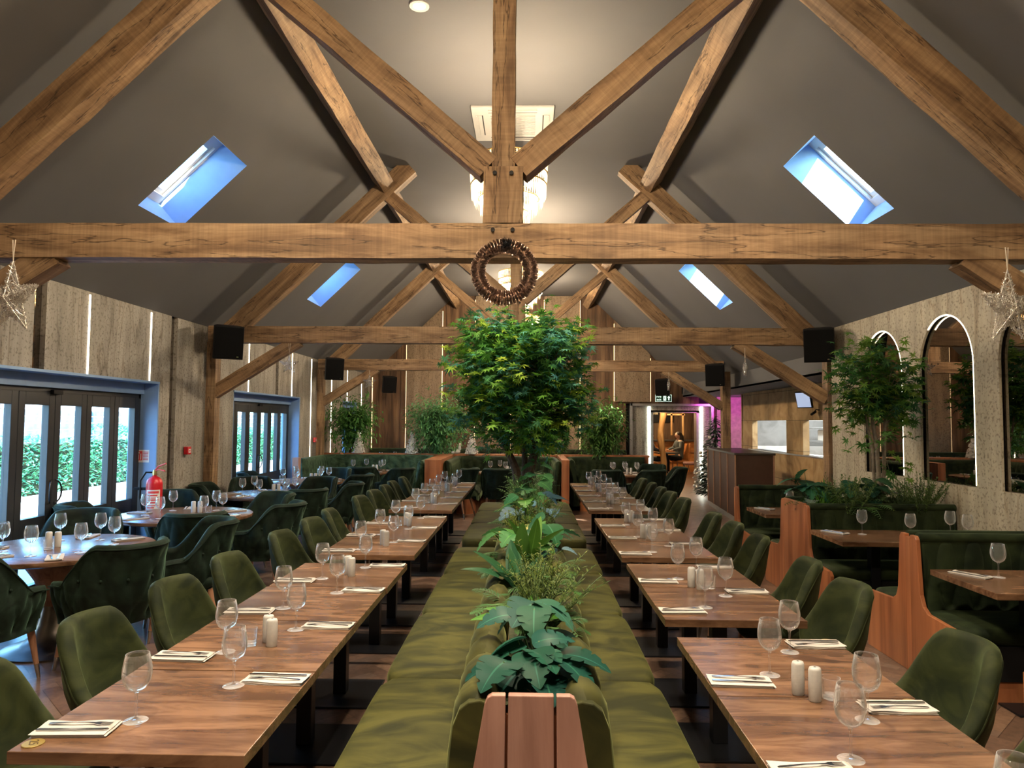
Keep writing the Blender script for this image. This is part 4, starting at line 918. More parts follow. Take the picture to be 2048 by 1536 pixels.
# ------------------------------------------------------------------ central double bench with planter
def central_bench(y0, y1, label, cush):
    t = thing('double_bench', label, 'bench', (0, 0, 0), 0, 'central double benches')
    xl, xr = -.72, .66; c = .015
    MB().box(xl + .07, xr - .07, y0 + .03, y1 - .03, 0, .30).build('plinth', 'black', t, bevel=.004)
    for sd in (-1, 1):
        xa, xb = (xl, -.24) if sd < 0 else (.25, xr)
        for a, b in zip(cush, cush[1:]):
            mb = MB(); cushion(mb, xa, xb, a + .004, b - .004, .30, .455, .035, .012, 10); mb.build('seat_cushion', 'velvet', t, smooth=True, ang=60)
        # back: leaning padded roll with upright pleats
        mb = MB(); ny = int((y1 - y0) / .035); prof = [(.285, .43), (.275, .52), (.265, .62), (.255, .72), (.245, .80), (.235, .865), (.215, .905), (.185, .93), (.155, .937), (.125, .93), (.103, .905), (.095, .87), (.092, .80), (.09, .6)]
        def fn(u, v, sd=sd):
            i = min(len(prof) - 2, int(v * (len(prof) - 1))); f_ = v * (len(prof) - 1) - i
            x = prof[i][0] * (1 - f_) + prof[i + 1][0] * f_; z = prof[i][1] * (1 - f_) + prof[i + 1][1] * f_
            y = y0 + (y1 - y0) * u; yy = (y - y0) / .21; pl = abs(math.sin(PI * yy)) ** .45
            d = (1 - pl) * .042 * smooth01((z - .45) / .2); dz = 0
            if v < .6: d += .018 * math.exp(-(((yy + .5) % 1 - .5) ** 2 * 30 + ((z - .70) / .035) ** 2))
            e = min(1, min(y - y0, y1 - y) / .03 + .35)
            xx = .185 + (x - .185) * (.75 + .25 * e) - (d if v < .6 else -d * .3)
            return (sd * xx + c, y, z - (d * .9 if .4 < v < .8 else 0) - (1 - e) * .012)
        mb.grid(fn, ny, 26)
        cp = [(.095, .05), (.262, .05), (.256, .5), (.244, .7), (.232, .83), (.212, .88), (.185, .902), (.15, .908), (.12, .90), (.102, .87), (.095, .8)]
        for q0, q1 in ((y0 - .001, y0 + .05), (y1 - .05, y1 + .001)): MB().prism([(sd * a_ + c, b_) for a_, b_ in cp], q0, q1, 'y').build('end_cap', 'velvet', t, fix=True, bevel=.004)
        if sd < 0: mb.f = [f[::-1] for f in mb.f]
        mb.build('backrest', 'velvet', t, smooth=True, ang=80)
    tr = MB(); tr.box(-.088 + c, .088 + c, y0 + .02, y1 - .02, .28, .86); tr.build('planter_trough', 'cherry', t)
    MB().grid(lambda u, v: (-.085 + c + .17 * u, y0 + .03 + (y1 - y0 - .06) * v, .885 + .012 * math.sin(9 * u + 31 * v) * math.sin(17 * v * 7)), 4, 80).build('soil', 'soil', t, smooth=True)
    for yy, nm in ((y0, 'end_panel'), (y1 - .03, 'end_panel')):
        for k, (a0, a1, b0, b1) in enumerate(((-.245, -.082, -.135, -.075), (-.074, .074, -.067, .067), (.082, .245, .075, .135))):
            if k == 1: poly = [(a0, 0), (a1, 0), (b1, .925), (b0, .925)]
            elif k == 0: poly = [(-.30, 0), (a1 , 0), (b1, .925), (-.115, .925), (-.128, .918), (-.137, .90), (-.205, .50), (-.24, .46)]
            else: poly = [(a0, 0), (.30, 0), (.24, .46), (.205, .50), (.137, .90), (.128, .918), (.115, .925), (b0, .925)]
            MB().prism([(x + c, z) for x, z in poly], yy - .004, yy + .024, 'y').build('end_panel', 'pinkwood', t, fix=True, bevel=.003)
    return t
central_bench(2.14, 7.35, 'nearest olive velvet double bench with planter down its middle', [2.14 + .0, 2.42, 3.62, 4.85, 6.1, 7.33])
central_bench(7.80, 11.40, 'far olive velvet double bench beyond the gap, under the maple tree', [7.8, 9.04, 10.26, 11.38])

# ------------------------------------------------------------------ round tables with armchairs
def round_table(x, y, R, label):
    t = thing('round_table', label, 'table', (x, y, 0), 0, 'round dining tables')
    MB().lathe([(0, .710), (R - .03, .710), (R - .004, .72), (R, .735), (R - .002, .748), (R - .006, .75), (0, .75)], 72).build('tabletop', 'table', t, smooth=True, ang=35)
    MB().lathe([(.10, .33), (.115, .40), (.16, .52), (.23, .63), (.29, .709), (0, .709)], 40).build('pedestal', 'legwood', t, smooth=True, ang=50)
    MB().lathe([(0, 0), (.36, 0), (.36, .012), (.33, .022), (.24, .05), (.17, .10), (.125, .19), (.105, .28), (.10, .33), (0, .33)], 44).build('pedestal_base', 'bronze', t, smooth=True, ang=50)
P_ARM = armchair('x')
def arm(x, y, face, label, grp='tufted armchairs round the window tables'):
    """face = compass of the front, degrees from +X"""
    put(P_ARM, (x, y, 0), math.radians(face) - PI / 2, label, grp)
RT = [(-3.56, 5.40, .66, 'nearest'), (-3.55, 7.35, .67, 'second'), (-3.45, 9.48, .64, 'third'), (-3.6, 11.55, .66, 'fourth')]
for x, y, R, nm in RT: round_table(x, y, R, 'round wooden pedestal table, %s one by the windows' % nm)
A = 'dark green tufted armchair at the %s window table, '
arm(-3.50, 4.52, 90, A % 'nearest' + 'cut by the left edge'); arm(-2.90, 4.98, 150, A % 'nearest' + 'near right side, back to the camera')
arm(-2.82, 5.86, 212, A % 'nearest' + 'far right side'); arm(-3.98, 6.30, 288, A % 'nearest' + 'far side, facing the camera')
arm(-3.10, 6.62, 118, A % 'second' + 'near side, back to the camera'); arm(-2.68, 7.28, 175, A % 'second' + 'aisle side'); arm(-4.24, 7.05, 20, A % 'second' + 'beside the glass door'); arm(-3.02, 8.02, 235, A % 'second' + 'far right side'); arm(-4.05, 8.15, 310, A % 'second' + 'far side by the wall')
arm(-2.84, 8.90, 135, A % 'third' + 'near right, back to the camera'); arm(-2.62, 9.62, 190, A % 'third' + 'aisle side'); arm(-4.02, 9.35, 10, A % 'third' + 'wall side'); arm(-3.95, 10.22, 300, A % 'third' + 'far left side'); arm(-3.1, 10.28, 250, A % 'third' + 'far right side')
arm(-3.05, 10.86 - .0, 105, A % 'fourth' + 'near side') if False else None
arm(-2.82, 11.25, 160, A % 'fourth' + 'aisle side'); arm(-4.30, 11.5, 5, A % 'fourth' + 'by the far door'); arm(-3.40, 12.30, 250, A % 'fourth' + 'far side')
def round_places(cx, cy, R, angs, nm, z=.75):
    for k, a in enumerate(angs):
        a_ = math.radians(a); x = cx + (R - .17) * math.cos(a_); y = cy + (R - .17) * math.sin(a_)
        sd = ['right', 'far right', 'far', 'far left', 'left', 'near left', 'near', 'near right'][int(((a % 360) + 22.5) // 45) % 8]
        wt = 'on the %s side of the %s' % (sd, nm)
        put(P_NAP, (x, y, z), a_, 'pale folded napkin ' + wt, 'napkins on the round tables')
        put(P_KNIFE, (x - math.sin(a_) * .022, y + math.cos(a_) * .022, z + .0125), a_ + PI, 'steel knife ' + wt, 'knives on the round tables')
        put(P_FORK, (x + math.sin(a_) * .02, y - math.cos(a_) * .02, z + .010), a_ + PI + .1, 'steel fork ' + wt, 'forks on the round tables')
        gx = cx + (R - .30) * math.cos(a_ + .42); gy = cy + (R - .30) * math.sin(a_ + .42)
        put(P_GLASS, (gx, gy, z), 0, 'empty wine glass ' + wt, 'wine glasses on the round tables')
round_places(-3.56, 5.40, .66, [0, 50, 100, 190, 250, 300], 'nearest round window table')
round_places(-3.55, 7.35, .67, [350, 35, 110, 175, 235, 300], 'second round window table')
round_places(-3.45, 9.48, .64, [0, 55, 120, 190, 245, 305], 'third round window table')
round_places(-3.6, 11.55, .66, [350, 40, 110, 180, 240, 300], 'fourth round window table')
for k, (x, y, nm) in enumerate([(-3.62, 5.40, 'nearest'), (-3.50, 7.50, 'second'), (-3.4, 9.6, 'third'), (-3.5, 11.6, 'fourth')]):
    put(P_SHAK, (x - .03, y, .75), .4, 'white ceramic shaker, left one on the %s round window table' % nm, 'shakers on the round tables'); put(P_SHAK, (x + .035, y + .01, .75), .2, 'white ceramic shaker, right one on the %s round window table' % nm, 'shakers on the round tables')
    put(P_TUMB, (x + (.03 if k == 0 else .13), y - (.09 if k == 0 else 0), .75), 0, 'small clear tumbler by the shakers of the %s round window table' % nm, 'clear tumblers')

# ------------------------------------------------------------------ tufted booths
def tufted_panel(mb, P0, ud, vd, nd, W, H, dx, dz, D, nu, nv, oz=0.0):
    """padded panel: P0 corner, ud/vd unit vectors, nd outward normal"""
    P0, ud, vd, nd = map(Vector, (P0, ud, vd, nd))
    def fn(a, b):
        u, v = a * W, b * H; e = min(1, min(u, W - u) / .03) ** .5 if min(u, W - u) > 0 else 0; e2 = min(1, (H - v) / .05) ** .5 if v < H else 0
        d = .05 * e * (e2 if v > H - .05 else 1) - tuftf(u, v + oz, dx, dz, D) * e * e2 * smooth01(v / .05 + .3)
        return P0 + ud * u + vd * v + nd * d
    mb.grid(fn, nu, nv); return mb
def booth_unit(yc, half, label, x0=2.68, x1=4.07, planter=0.0, far=True, near=True, end_x=None):
    """seats on both sides of a back; open end (panel) at x0, wall end at x1; half = half thickness of the middle"""
    t = thing('booth_bench', label, 'booth seat', (0, 0, 0), 0, 'booth seats along the right wall')
    SD = .50; zs = .46; zt = .955; bt = .10
    for sd, on in ((1, far), (-1, near)):
        if not on: continue
        ya = yc + sd * half; yb = ya + sd * bt; ye = yb + sd * (SD - .02); lo, hi = sorted((ya, ye))
        # side panel profile
        q = [(ya, 0), (ye + sd * .01, 0), (ye + sd * .01, .40), (ye - sd * .03, .435), (yb + sd * .10, .455), (yb + sd * .045, .49), (yb + sd * .015, .56), (yb - sd * .02, .93), (yb - sd * .04, zt), (ya, zt)]
        MB().prism(q, x0, x0 + .03, 'x').build('side_panel', 'cherry', t, fix=True, bevel=.004)
        mb = MB(); a_, b_ = sorted((yb - sd * .03, ye)); cushion(mb, x0 + .03, x1, a_, b_, .355, zs, .035, .012, 10); mb.build('seat_cushion', 'velvet_booth', t, smooth=True, ang=60)
        a2, b2 = sorted((ya, ye - sd * .02)); MB().box(x0 + .04, x1 - .01, a2, b2, .14, .354).build('seat_box', 'black', t)
        a3, b3 = sorted((ya, ye - sd * .03)); MB().box(x0 + .04, x1 - .01, a3, b3, 0, .14).build('kick_board', 'cherry', t)
        mb = MB(); a4, b4 = sorted((ya, yb - sd * .045)); mb.box(x0 + .03, x1, a4, b4, .354, zt - .02)
        ud = (1, 0, 0) if sd < 0 else (-1, 0, 0); P0 = ((x0 + .03) if sd < 0 else x1, yb - sd * .055 + 0, .44)
        lean = Vector((0, -sd * .06, 1)).normalized()
        tufted_panel(mb, P0, ud, lean, (0, sd, .05), x1 - x0 - .03, zt - .44, .19, .36, .052, 100, 30, oz=.04)
        mb.tube([(x0 + .035, yb - sd * .065, zt - .015), (x1, yb - sd * .065, zt - .015)], .035, 12)
        mb.build('backrest', 'velvet_booth', t, smooth=True, ang=70)
    if planter:
        MB().box(x0, x0 + .03, yc - half, yc + half, 0, zt + .012).build('planter_end', 'cherry', t, bevel=.004)
        MB().box(x0 + .03, x1 - .01, yc - half, yc + half, 0, .86).build('planter_trough', 'cherry', t)
        MB().grid(lambda u, v: (x0 + .03 + (x1 - x0 - .04) * u, yc - half + 2 * half * v, .89 + .015 * math.sin(21 * u) * math.sin(9 * v)), 30, 8).build('soil', 'soil', t, smooth=True)
    elif half > .01: MB().box(x0, x1, yc - half, yc + half, 0, zt - .02).build('core', 'cherry', t)
    return t
booth_unit(3.35, .03, 'booth seat unit at the right edge of the photo, only its seat front visible')
booth_unit(5.15, .03, 'back-to-back booth seat between the two nearest booth tables', x0=2.70)
booth_unit(7.21, .27, 'booth seat with a planter of ferns and a tree along its back', x0=2.66, planter=1)
booth_unit(8.95, .02, 'farthest booth seat of the right wall, beside the brown cabinet', x0=2.58, x1=3.75, far=False)
def booth_table(x0, yc, x1, label):
    t = thing('booth_table', label, 'table', (0, yc, 0), 0, 'booth tables')
    MB().box(x0, x1, -.345, .345, .712, .75).build('tabletop', 'table', t, bevel=.002)
    for xx in (x0 + .42, x1 - .42): 
        MB().box(xx - .04, xx + .04, -.04, .04, .012, .711).build('column', 'steelblk', t, bevel=.004); MB().box(xx - .23, xx + .23, -.23, .23, 0, .012).build('base_plate', 'steelblk', t, bevel=.004)
booth_table(2.74, 4.60, 4.05, 'booth table nearest the camera at the right edge'); booth_table(2.63, 6.38, 4.05, 'middle booth table with four wine glasses'); booth_table(2.58, 8.13, 3.75, 'farthest booth table, in front of the brown cabinet')
for y, x0, nm, gl in ((4.60, 2.74, 'nearest', [(.30, .10), (.62, -.14), (.98, .12)]), (6.38, 2.63, 'middle', [(.36, .08), (.66, -.16), (1.12, .05), (1.12, -.2)]), (8.13, 2.58, 'farthest', [(.42, .10)])):
    for k, (dx, dy) in enumerate(gl):
        put(P_GLASS, (x0 + dx, y + dy, .75), 0, 'empty stemmed wine glass on the %s booth table, %s from the aisle' % (nm, ['first', 'second', 'third', 'fourth'][k]), 'wine glasses on the booth tables')
    for k, (dx, dy) in enumerate([(.15, .20), (.95, .22)] if nm != 'farthest' else [(.15, .20)]):
        w_ = ' on the %s booth table, %s' % (nm, 'aisle end' if k == 0 else 'wall end'); an = -1.0
        put(P_NAP, (x0 + dx, y + dy - .05, .75), an, 'pale folded napkin' + w_, 'napkins on the booth tables')
        put(P_KNIFE, (x0 + dx - .02, y + dy - .06, .7625), an, 'steel knife' + w_, 'knives on the booth tables'); put(P_FORK, (x0 + dx + .02, y + dy - .04, .76), an, 'steel fork' + w_, 'forks on the booth tables')

# ------------------------------------------------------------------ foliage
def jit(c, a=.25):
    k = U_(1 - a, 1 + a); return (c[0] * k * U_(.9, 1.1), c[1] * k, c[2] * k * U_(.8, 1.2))
def frame_of(d, up=None):
    d = Vector(d).normalized(); up = Vector(up) if up else Vector((U_(-.3, .3), U_(-.3, .3), 1)); 
    if abs(d.dot(up.normalized())) > .97: up = Vector((1, .2, 0))
    s_ = d.cross(up).normalized(); return d, s_, s_.cross(d)
def maple(mb, p, d, size, col):
    d, s_, n = frame_of(d); p = Vector(p); vs = [p]; L = 7
    for k in range(L * 2 + 1):
        a = math.radians(-140 + 280 * k / (L * 2)); tip = k % 2 == 1
        r = size * ((1.0 - .32 * abs(math.sin(a / 2)) ** 1.3) if tip else .34); dr = -.22 * r * r / size
        vs.append(p + d * (math.cos(a) * r) + s_ * (math.sin(a) * r) + n * dr)
    mb.add(vs, [(0, k, k + 1, k + 2) for k in range(1, len(vs) - 2, 2)], col)
def lance(mb, p, d, L, W, col, bend=.3, n=3):
    d, s_, nn = frame_of(d); p = Vector(p); vs = []
    for i in range(n + 1):
        t = i / n; w_ = W * math.sin(PI * (t * .86 + .12)) ** .8; c = p + d * (L * t) - nn * (bend * L * t * t) ; 
        if i == n: w_ = W * .04
        vs += [c - s_ * w_ / 2, c + s_ * w_ / 2]
    mb.add(vs, [(2 * i, 2 * i + 1, 2 * i + 3, 2 * i + 2) for i in range(n)], col)
def bigleaf(mb, p, d, L, W, col, vein, bend=.35, splits=0, fold=.18, up=None, wavy=0.0, shape=.75, n=18, stripe=0):
    d, s_, nn = frame_of(d, up); p = Vector(p); vs = []; fs = []; cs = []
    xs = (-1, -.72, -.4, -.05, .05, .4, .72, 1)
    for i in range(n + 1):
        t = i / n; w_ = W / 2 * max(.02, math.sin(PI * (t ** shape)) ** .7); c = p + d * (L * t * (1 - .12 * t)) - nn * (bend * L * t * t)
        for x in xs:
            k = 1.0
            if splits and abs(x) > .6 and .25 < t < .86: ph = (t * splits) % 1.0; k = (.60 if abs(x) > .9 else .80) if ph < .17 else 1.0
            vs.append(c + s_ * (w_ * x * k) + nn * (fold * w_ * abs(x) ** 1.3 + wavy * math.sin(t * 25) * abs(x)) - d * (abs(x) * .12 * L * (1 - t) * .5))
    m_ = len(xs)
    for i in range(n):
        for k in range(m_ - 1):
            cc = vein if k == 3 else (vein if stripe and (i + (1 if k in (0, 6) else 0)) % 3 == 0 and k not in (3,) else col)
            mb.add([], [], None) if mb.c is None else None
            fs.append((i * m_ + k, i * m_ + k + 1, (i + 1) * m_ + k + 1, (i + 1) * m_ + k)); cs.append(cc)
    o = len(mb.v); 
    if mb.c is None: mb.c = []
    mb.v += [tuple(v) for v in vs]; mb.f += [tuple(a + o for a in f) for f in fs]; mb.c += cs
def plant(name, label, cat, loc, group=None):
    t = thing(name, label, cat, loc, 0, group); return t, MB(), MB()
def finish(t, lf, st, smooth=True, leaf='bigleaf', stem='stemgreen'):
    if lf.f: lf.build('foliage', leaf, t, smooth=smooth)
    if st.f: st.build('stems', stem, t, smooth=True)
M['stemgreen'] = plain('green_stem', (0.06, 0.11, 0.03), 0.6)
TEAL = (0.012, 0.060, 0.040); DEEP = (0.022, 0.075, 0.030); GRN = (0.060, 0.16, 0.030); LIME = (0.16, 0.27, 0.035); BLUEG = (0.10, 0.19, 0.22); OLV = (0.12, 0.17, 0.045)
def monstera(loc, n, size, h, label, col=TEAL, spread=.18, bias=(0, -.5), group=None):
    t, lf, st = plant('monstera_plant', label, 'plant', loc, group)
    for k in range(n):
        a = 2 * PI * k / n + U_(-.4, .4); r = spread * U_(.2, 1); hh = h * U_(.35, 1); tip = Vector((r * math.cos(a), r * math.sin(a), hh))
        st.tube([(r * .15 * math.cos(a), r * .15 * math.sin(a), -.03), (r * .5 * math.cos(a), r * .5 * math.sin(a), hh * .6), tip], [.004, .0035, .003], 6)
        d = Vector((math.cos(a) * .8 + bias[0], math.sin(a) * .6 + bias[1], U_(-.35, .25))); L = size * U_(.75, 1.1)
        bigleaf(lf, tip - d.normalized() * L * .12, d, L, L * .92, jit(col, .25), jit([c * 1.9 for c in col], .1), .4, 5, .13, None, 0, .55, 36)
    finish(t, lf, st); return t
def blades(loc, n, L, W, label, col=DEEP, tilt=(.2, .8), name='aspidistra_plant', sh=.8, bias=(0, 0), group=None, stripe=0, vein=None):
    t, lf, st = plant(name, label, 'plant', loc, group)
    for k in range(n):
        a = 2 * PI * k / n + U_(-.3, .3); q = U_(*tilt); d = Vector((math.cos(a) * q + bias[0], math.sin(a) * q + bias[1], 1)); l_ = L * U_(.7, 1.05)
        bigleaf(lf, Vector((.02 * math.cos(a), .03 * math.sin(a), -.02)), d, l_, W * U_(.8, 1.1), jit(col, .25), vein or jit([c * 1.5 for c in col], .1), U_(.15, .5), 0, .3, None, 0, sh, 12, stripe)
    finish(t, lf, st); return t
def sprigs(loc, n, h, label, col=OLV, spread=.12, group=None, name='rosemary_plant', lean=(0, 0), lw=.0035):
    t, lf, st = plant(name, label, 'plant', loc, group)
    for k in range(n):
        a = U_(0, 2 * PI); r0 = U_(0, spread * .4); p = Vector((r0 * math.cos(a), r0 * 1.4 * math.sin(a), -.02)); d = Vector((math.cos(a) * U_(.1, .8) + lean[0], math.sin(a) * U_(.1, .8) + lean[1], 1)).normalized(); pts = [p.copy()]; m_ = 9; l_ = h * U_(.6, 1.1)
        for i in range(m_):
            d = (d + Vector((U_(-.12, .12), U_(-.12, .12), -.03))).normalized(); p = p + d * l_ / m_; pts.append(p.copy())
            for q in range(5):
                b = U_(0, 2 * PI); dd = (d * .6 + Vector((math.cos(b), math.sin(b), U_(-.2, .6)))).normalized(); lance(lf, p - d * U_(0, l_ / m_), dd, U_(.018, .03), lw * 1.6, jit(col, .35), .1, 2)
        st.tube(pts, .0016, 4, False)
    finish(t, lf, st, False, 'leaf'); return t
def fern(loc, n, L, label, col=GRN, group=None, name='fern', w_=.05, tilt=(.4, 1.5)):
    t, lf, st = plant(name, label, 'plant', loc, group)
    for k in range(n):
        a = 2 * PI * k / n + U_(-.3, .3); q = U_(*tilt); d = Vector((math.cos(a) * q, math.sin(a) * q, 1)).normalized(); p = Vector((0, 0, -.02)); l_ = L * U_(.7, 1.1); pts = [p.copy()]; c = jit(col, .3); m_ = 14
        for i in range(m_):
            d = (d + Vector((0, 0, -.085))).normalized(); p = p + d * l_ / m_; pts.append(p.copy()); sd = d.cross(Vector((0, 0, 1))).normalized(); wv = w_ * math.sin(PI * (i + 1.5) / (m_ + 2))
            for s_ in (-1, 1): lance(lf, p, sd * s_ + d * .5, wv * 1.6, .010, c, .15, 2)
        st.tube(pts, .0015, 4, False)
    finish(t, lf, st, False, 'leaf'); return t
def grass(loc, n, L, label, col=GRN, W=.008, group=None, tilt=.9, name='grass_tuft'):
    t, lf, st = plant(name, label, 'plant', loc, group)
    for k in range(n):
        a = U_(0, 2 * PI); q = U_(.05, tilt); lance(lf, (U_(-.03, .03), U_(-.03, .03), -.02), (math.cos(a) * q, math.sin(a) * q, 1), L * U_(.6, 1.1), W, jit(col, .3), U_(.1, .45), 6)
    finish(t, lf, st, False, 'leaf'); return t
def tree(loc, label, trunks, blobs, nclus, per, size, palette, kind='maple', name='potted_tree', shellk=.45, bark='bark', branch=True, group=None):
    t = thing(name, label, 'tree', loc, 0, group); st = MB(); lf = MB(); tips = []
    for pts, r0, r1 in trunks:
        n = 9; P = [Vector(p) for p in pts]; q = []
        for i in range(n):
            u = i / (n - 1) * (len(P) - 1); k = min(int(u), len(P) - 2); q.append(P[k].lerp(P[k + 1], u - k) + Vector((U_(-.012, .012), U_(-.012, .012), 0)))
        st.tube(q, [r0 + (r1 - r0) * i / (n - 1) for i in range(n)], 9); tips += q[4:]
    tot = sum(b[3] for b in blobs)
    for k in range(nclus):
        x = rnd() * tot
        for b in blobs:
            x -= b[3]
            if x <= 0: break
        v = Vector((random.gauss(0, 1), random.gauss(0, 1), random.gauss(0, 1))).normalized() * (shellk + (1 - shellk) * rnd() ** .5)
        c = Vector(b[0]) + Vector((v.x * b[1], v.y * b[1] * b[4], v.z * b[2])); 
        if branch and k % 3 == 0 and tips:
            a = min(tips, key=lambda q: (q - c).length + (.5 if q.z > c.z else 0)); mid = a.lerp(c, .5) + Vector((0, 0, .04)); st.tube([a, mid, c], [.006, .004, .002], 5, False)
        base = random.choice(palette); out = (c - Vector(b[0])); out.z *= .5; out = out.normalized() if out.length > .01 else Vector((1, 0, 0))
        tw = (out + Vector((U_(-.5, .5), U_(-.5, .5), U_(-.2, .5)))).normalized()
        for i in range(per):
            p = c + tw * (size * 1.0 * (i - per / 2) * .5) + Vector((U_(-1, 1), U_(-1, 1), U_(-1, 1))) * size * .7
            d = (tw * .7 + Vector((U_(-1, 1), U_(-1, 1), U_(-1.0, .35)))).normalized()
            if kind == 'maple': maple(lf, p, d, size * U_(.65, 1.1), jit(base, .22))
            else: lance(lf, p, d, size * U_(.7, 1.2), size * .3, jit(base, .25), .2, 3)
    st.build('trunk', bark, t, smooth=True); lf.build('foliage', 'leaf', t); return t
PAL = [(0.09, 0.27, 0.055), (0.13, 0.34, 0.055), (0.20, 0.42, 0.06), (0.33, 0.50, 0.06), (0.06, 0.22, 0.09), (0.06, 0.20, 0.07), (0.10, 0.32, 0.24)]
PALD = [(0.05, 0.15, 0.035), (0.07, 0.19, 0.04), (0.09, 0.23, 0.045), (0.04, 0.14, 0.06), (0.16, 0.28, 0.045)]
random.seed(21)
tree((-.06, 8.25, .88), 'tall artificial maple with dense bright green crown in the central planter', [([(.0, 0, 0), (-.06, 0, .25), (-.22, .05, .65), (-.32, .1, 1.3)], .068, .020), ([(.06, .08, 0), (.10, .06, .3), (.16, .0, .7), (.30, -.05, 1.3)], .070, .020), ([(.02, .2, 0), (.02, .2, .5), (.0, .15, 1.4)], .05, .015)],
     [((-.05, 0, 1.47), .74, .60, 5, .9), ((-.33, 0, 1.72), .42, .36, 1.6, 1), ((.26, 0, 1.74), .42, .38, 1.8, 1), ((-.02, 0, .86), .56, .40, 2.3, .9), ((.44, 0, 1.10), .38, .42, 1.3, 1), ((-.46, 0, 1.12), .36, .42, 1.2, 1)], 760, 9, .095, PAL, name='maple_tree')
tree((3.52, 7.22, .88), 'slender artificial maple in the booth planter before the arched mirrors', [([(.0, 0, 0), (-.02, 0, .5), (-.06, 0, 1.2)], .028, .014), ([(.05, .03, 0), (.06, .02, .5), (.10, 0, 1.2)], .024, .012), ([(-.03, .04, 0), (-.05, .02, .55), (-.14, 0, 1.1)], .018, .01)],
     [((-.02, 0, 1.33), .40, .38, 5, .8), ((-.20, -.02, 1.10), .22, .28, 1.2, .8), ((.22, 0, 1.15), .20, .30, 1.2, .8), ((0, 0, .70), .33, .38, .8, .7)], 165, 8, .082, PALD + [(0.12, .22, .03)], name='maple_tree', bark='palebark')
tree((-3.88, 15.52, 1.03), 'leafy artificial tree on the divider at the far left, by the wall', [([(.0, 0, 0), (.02, 0, .25), (-.05, 0, .7)], .02, .01), ([(.03, 0, 0), (.1, 0, .35), (.22, 0, .7)], .016, .008)],
     [((-.08, 0, .72), .32, .32, 3, .8), ((.20, 0, .78), .24, .32, 2, .8), ((-.0, 0, .35), .22, .32, 1.2, .8)], 360, 13, .10, [(.08, .22, .06), (.11, .28, .07), (.14, .33, .08)], name='leafy_tree', kind='lance')
tree((-1.98, 15.52, 1.03), 'round bushy artificial tree on the divider left of the central maple', [([(.0, 0, 0), (.0, 0, .5)], .02, .01)], [((0, 0, .72), .50, .42, 4, .8), ((.02, 0, .30), .26, .3, 1.2, .8)], 460, 14, .10, [(0.15, .36, .16), (.20, .45, .19), (.11, .28, .10)], name='bushy_tree', kind='lance')
tree((1.62, 15.52, 1.03), 'dark bushy artificial tree on the divider right of the central maple', [([(.0, 0, 0), (.0, 0, .5)], .02, .01)], [((0, 0, .62), .40, .42, 4, .8), ((.0, 0, .25), .28, .3, 1.6, .8)], 420, 13, .10, [(0.09, .20, .045), (.07, .16, .045), (.13, .26, .06)], name='bushy_tree', kind='lance')
# front planter
Z0 = .90; PX = .015
G1 = 'plants in the central planter'
monstera((PX - .0, 2.36, Z0 - .02), 12, .19, .13, 'teal monstera plant at the front end of the central planter', TEAL, .13, (0, -.55), G1)
monstera((PX + .02, 2.68, Z0 - .02), 8, .18, .19, 'dark teal monstera behind the front one in the central planter', (0.03, .10, .07), .12, (.0, -.35), G1)
blades((PX - .02, 3.02, Z0), 5, .24, .075, 'bright green broad leaves behind the front monstera', (0.075, .21, .03), (.5, 1.3), 'broad_leaf_plant', .8, (-.1, -.3), G1)
sprigs((PX + .05, 3.02, Z0), 30, .30, 'feathery rosemary bush leaning right over the bench back', OLV, .16, G1, lean=(.25, -.05)); sprigs((PX + .03, 3.42, Z0), 34, .28, 'yellow-green rosemary bush behind the leaning one', (0.15, .20, .04), .2, G1)
blades((PX - .07, 3.72, Z0), 7, .36, .085, 'long pointed green leaves arching left out of the central planter', DEEP, (.3, .9), 'aspidistra_plant', .7, (-.25, -.1), G1)
blades((PX - .02, 4.22, Z0), 6, .40, .10, 'tall upright two-tone green leaves in the central planter', (0.07, .17, .03), (.08, .5), 'aspidistra_plant', .7, (0, 0), G1)
blades((PX - .06, 4.68, Z0), 7, .27, .14, 'yellow striped leaves spilling left from the central planter', (0.10, .16, .035), (.5, 1.1), 'striped_plant', .65, (-.2, -.15), G1, 1, (.48, .42, .15))
monstera((PX + .10, 4.72, Z0), 5, .20, .22, 'deep green monstera on the right of the striped leaves', (0.03, .10, .045), .14, (.25, -.3), G1)
blades((PX + .13, 5.1, Z0), 6, .24, .15, 'pale striped leaves spilling right from the central planter', (0.10, .17, .06), (.5, 1.1), 'striped_plant', .65, (.3, -.2), G1, 1, (.5, .48, .25))
monstera((PX + .12, 4.35, Z0 - .02), 3, .13, .12, 'small blue-grey leaves low on the right of the planter', BLUEG, .10, (.3, -.2), G1)
monstera((PX - .03, 5.5, Z0), 4, .17, .24, 'green monstera in the middle of the central planter', GRN, .14, (-.1, -.3), G1)
sprigs((PX - .08, 5.35, Z0), 24, .22, 'lime green bushy sprigs in the middle of the central planter', (0.19, .25, .04), .16, G1, 'heather_plant')
monstera((PX + .10, 5.95, Z0), 5, .21, .26, 'blue-grey monstera leaves standing above the planter', BLUEG, .15, (.1, -.4), G1)
monstera((PX - .08, 5.85, Z0), 3, .19, .20, 'small blue-grey leaves leaning left beside the larger blue-grey ones', BLUEG, .14, (-.3, -.3), G1)
blades((PX + .02, 6.35, Z0), 6, .26, .08, 'rusty orange and green leaves behind the blue-grey ones', (0.28, .12, .03), (.3, .9), 'croton_plant', .7, (0, 0), G1)
for k, (y, lb) in enumerate([(6.55, 'low feathery fern before the maple, nearest of its row'), (6.95, 'feathery fern before the maple, second of its row'), (7.25, 'feathery fern at the far end of the near planter')]): fern((PX + (-.05, .06, -.02)[k], y, Z0), 16, .34, lb, (.07, .17, .045), G1)
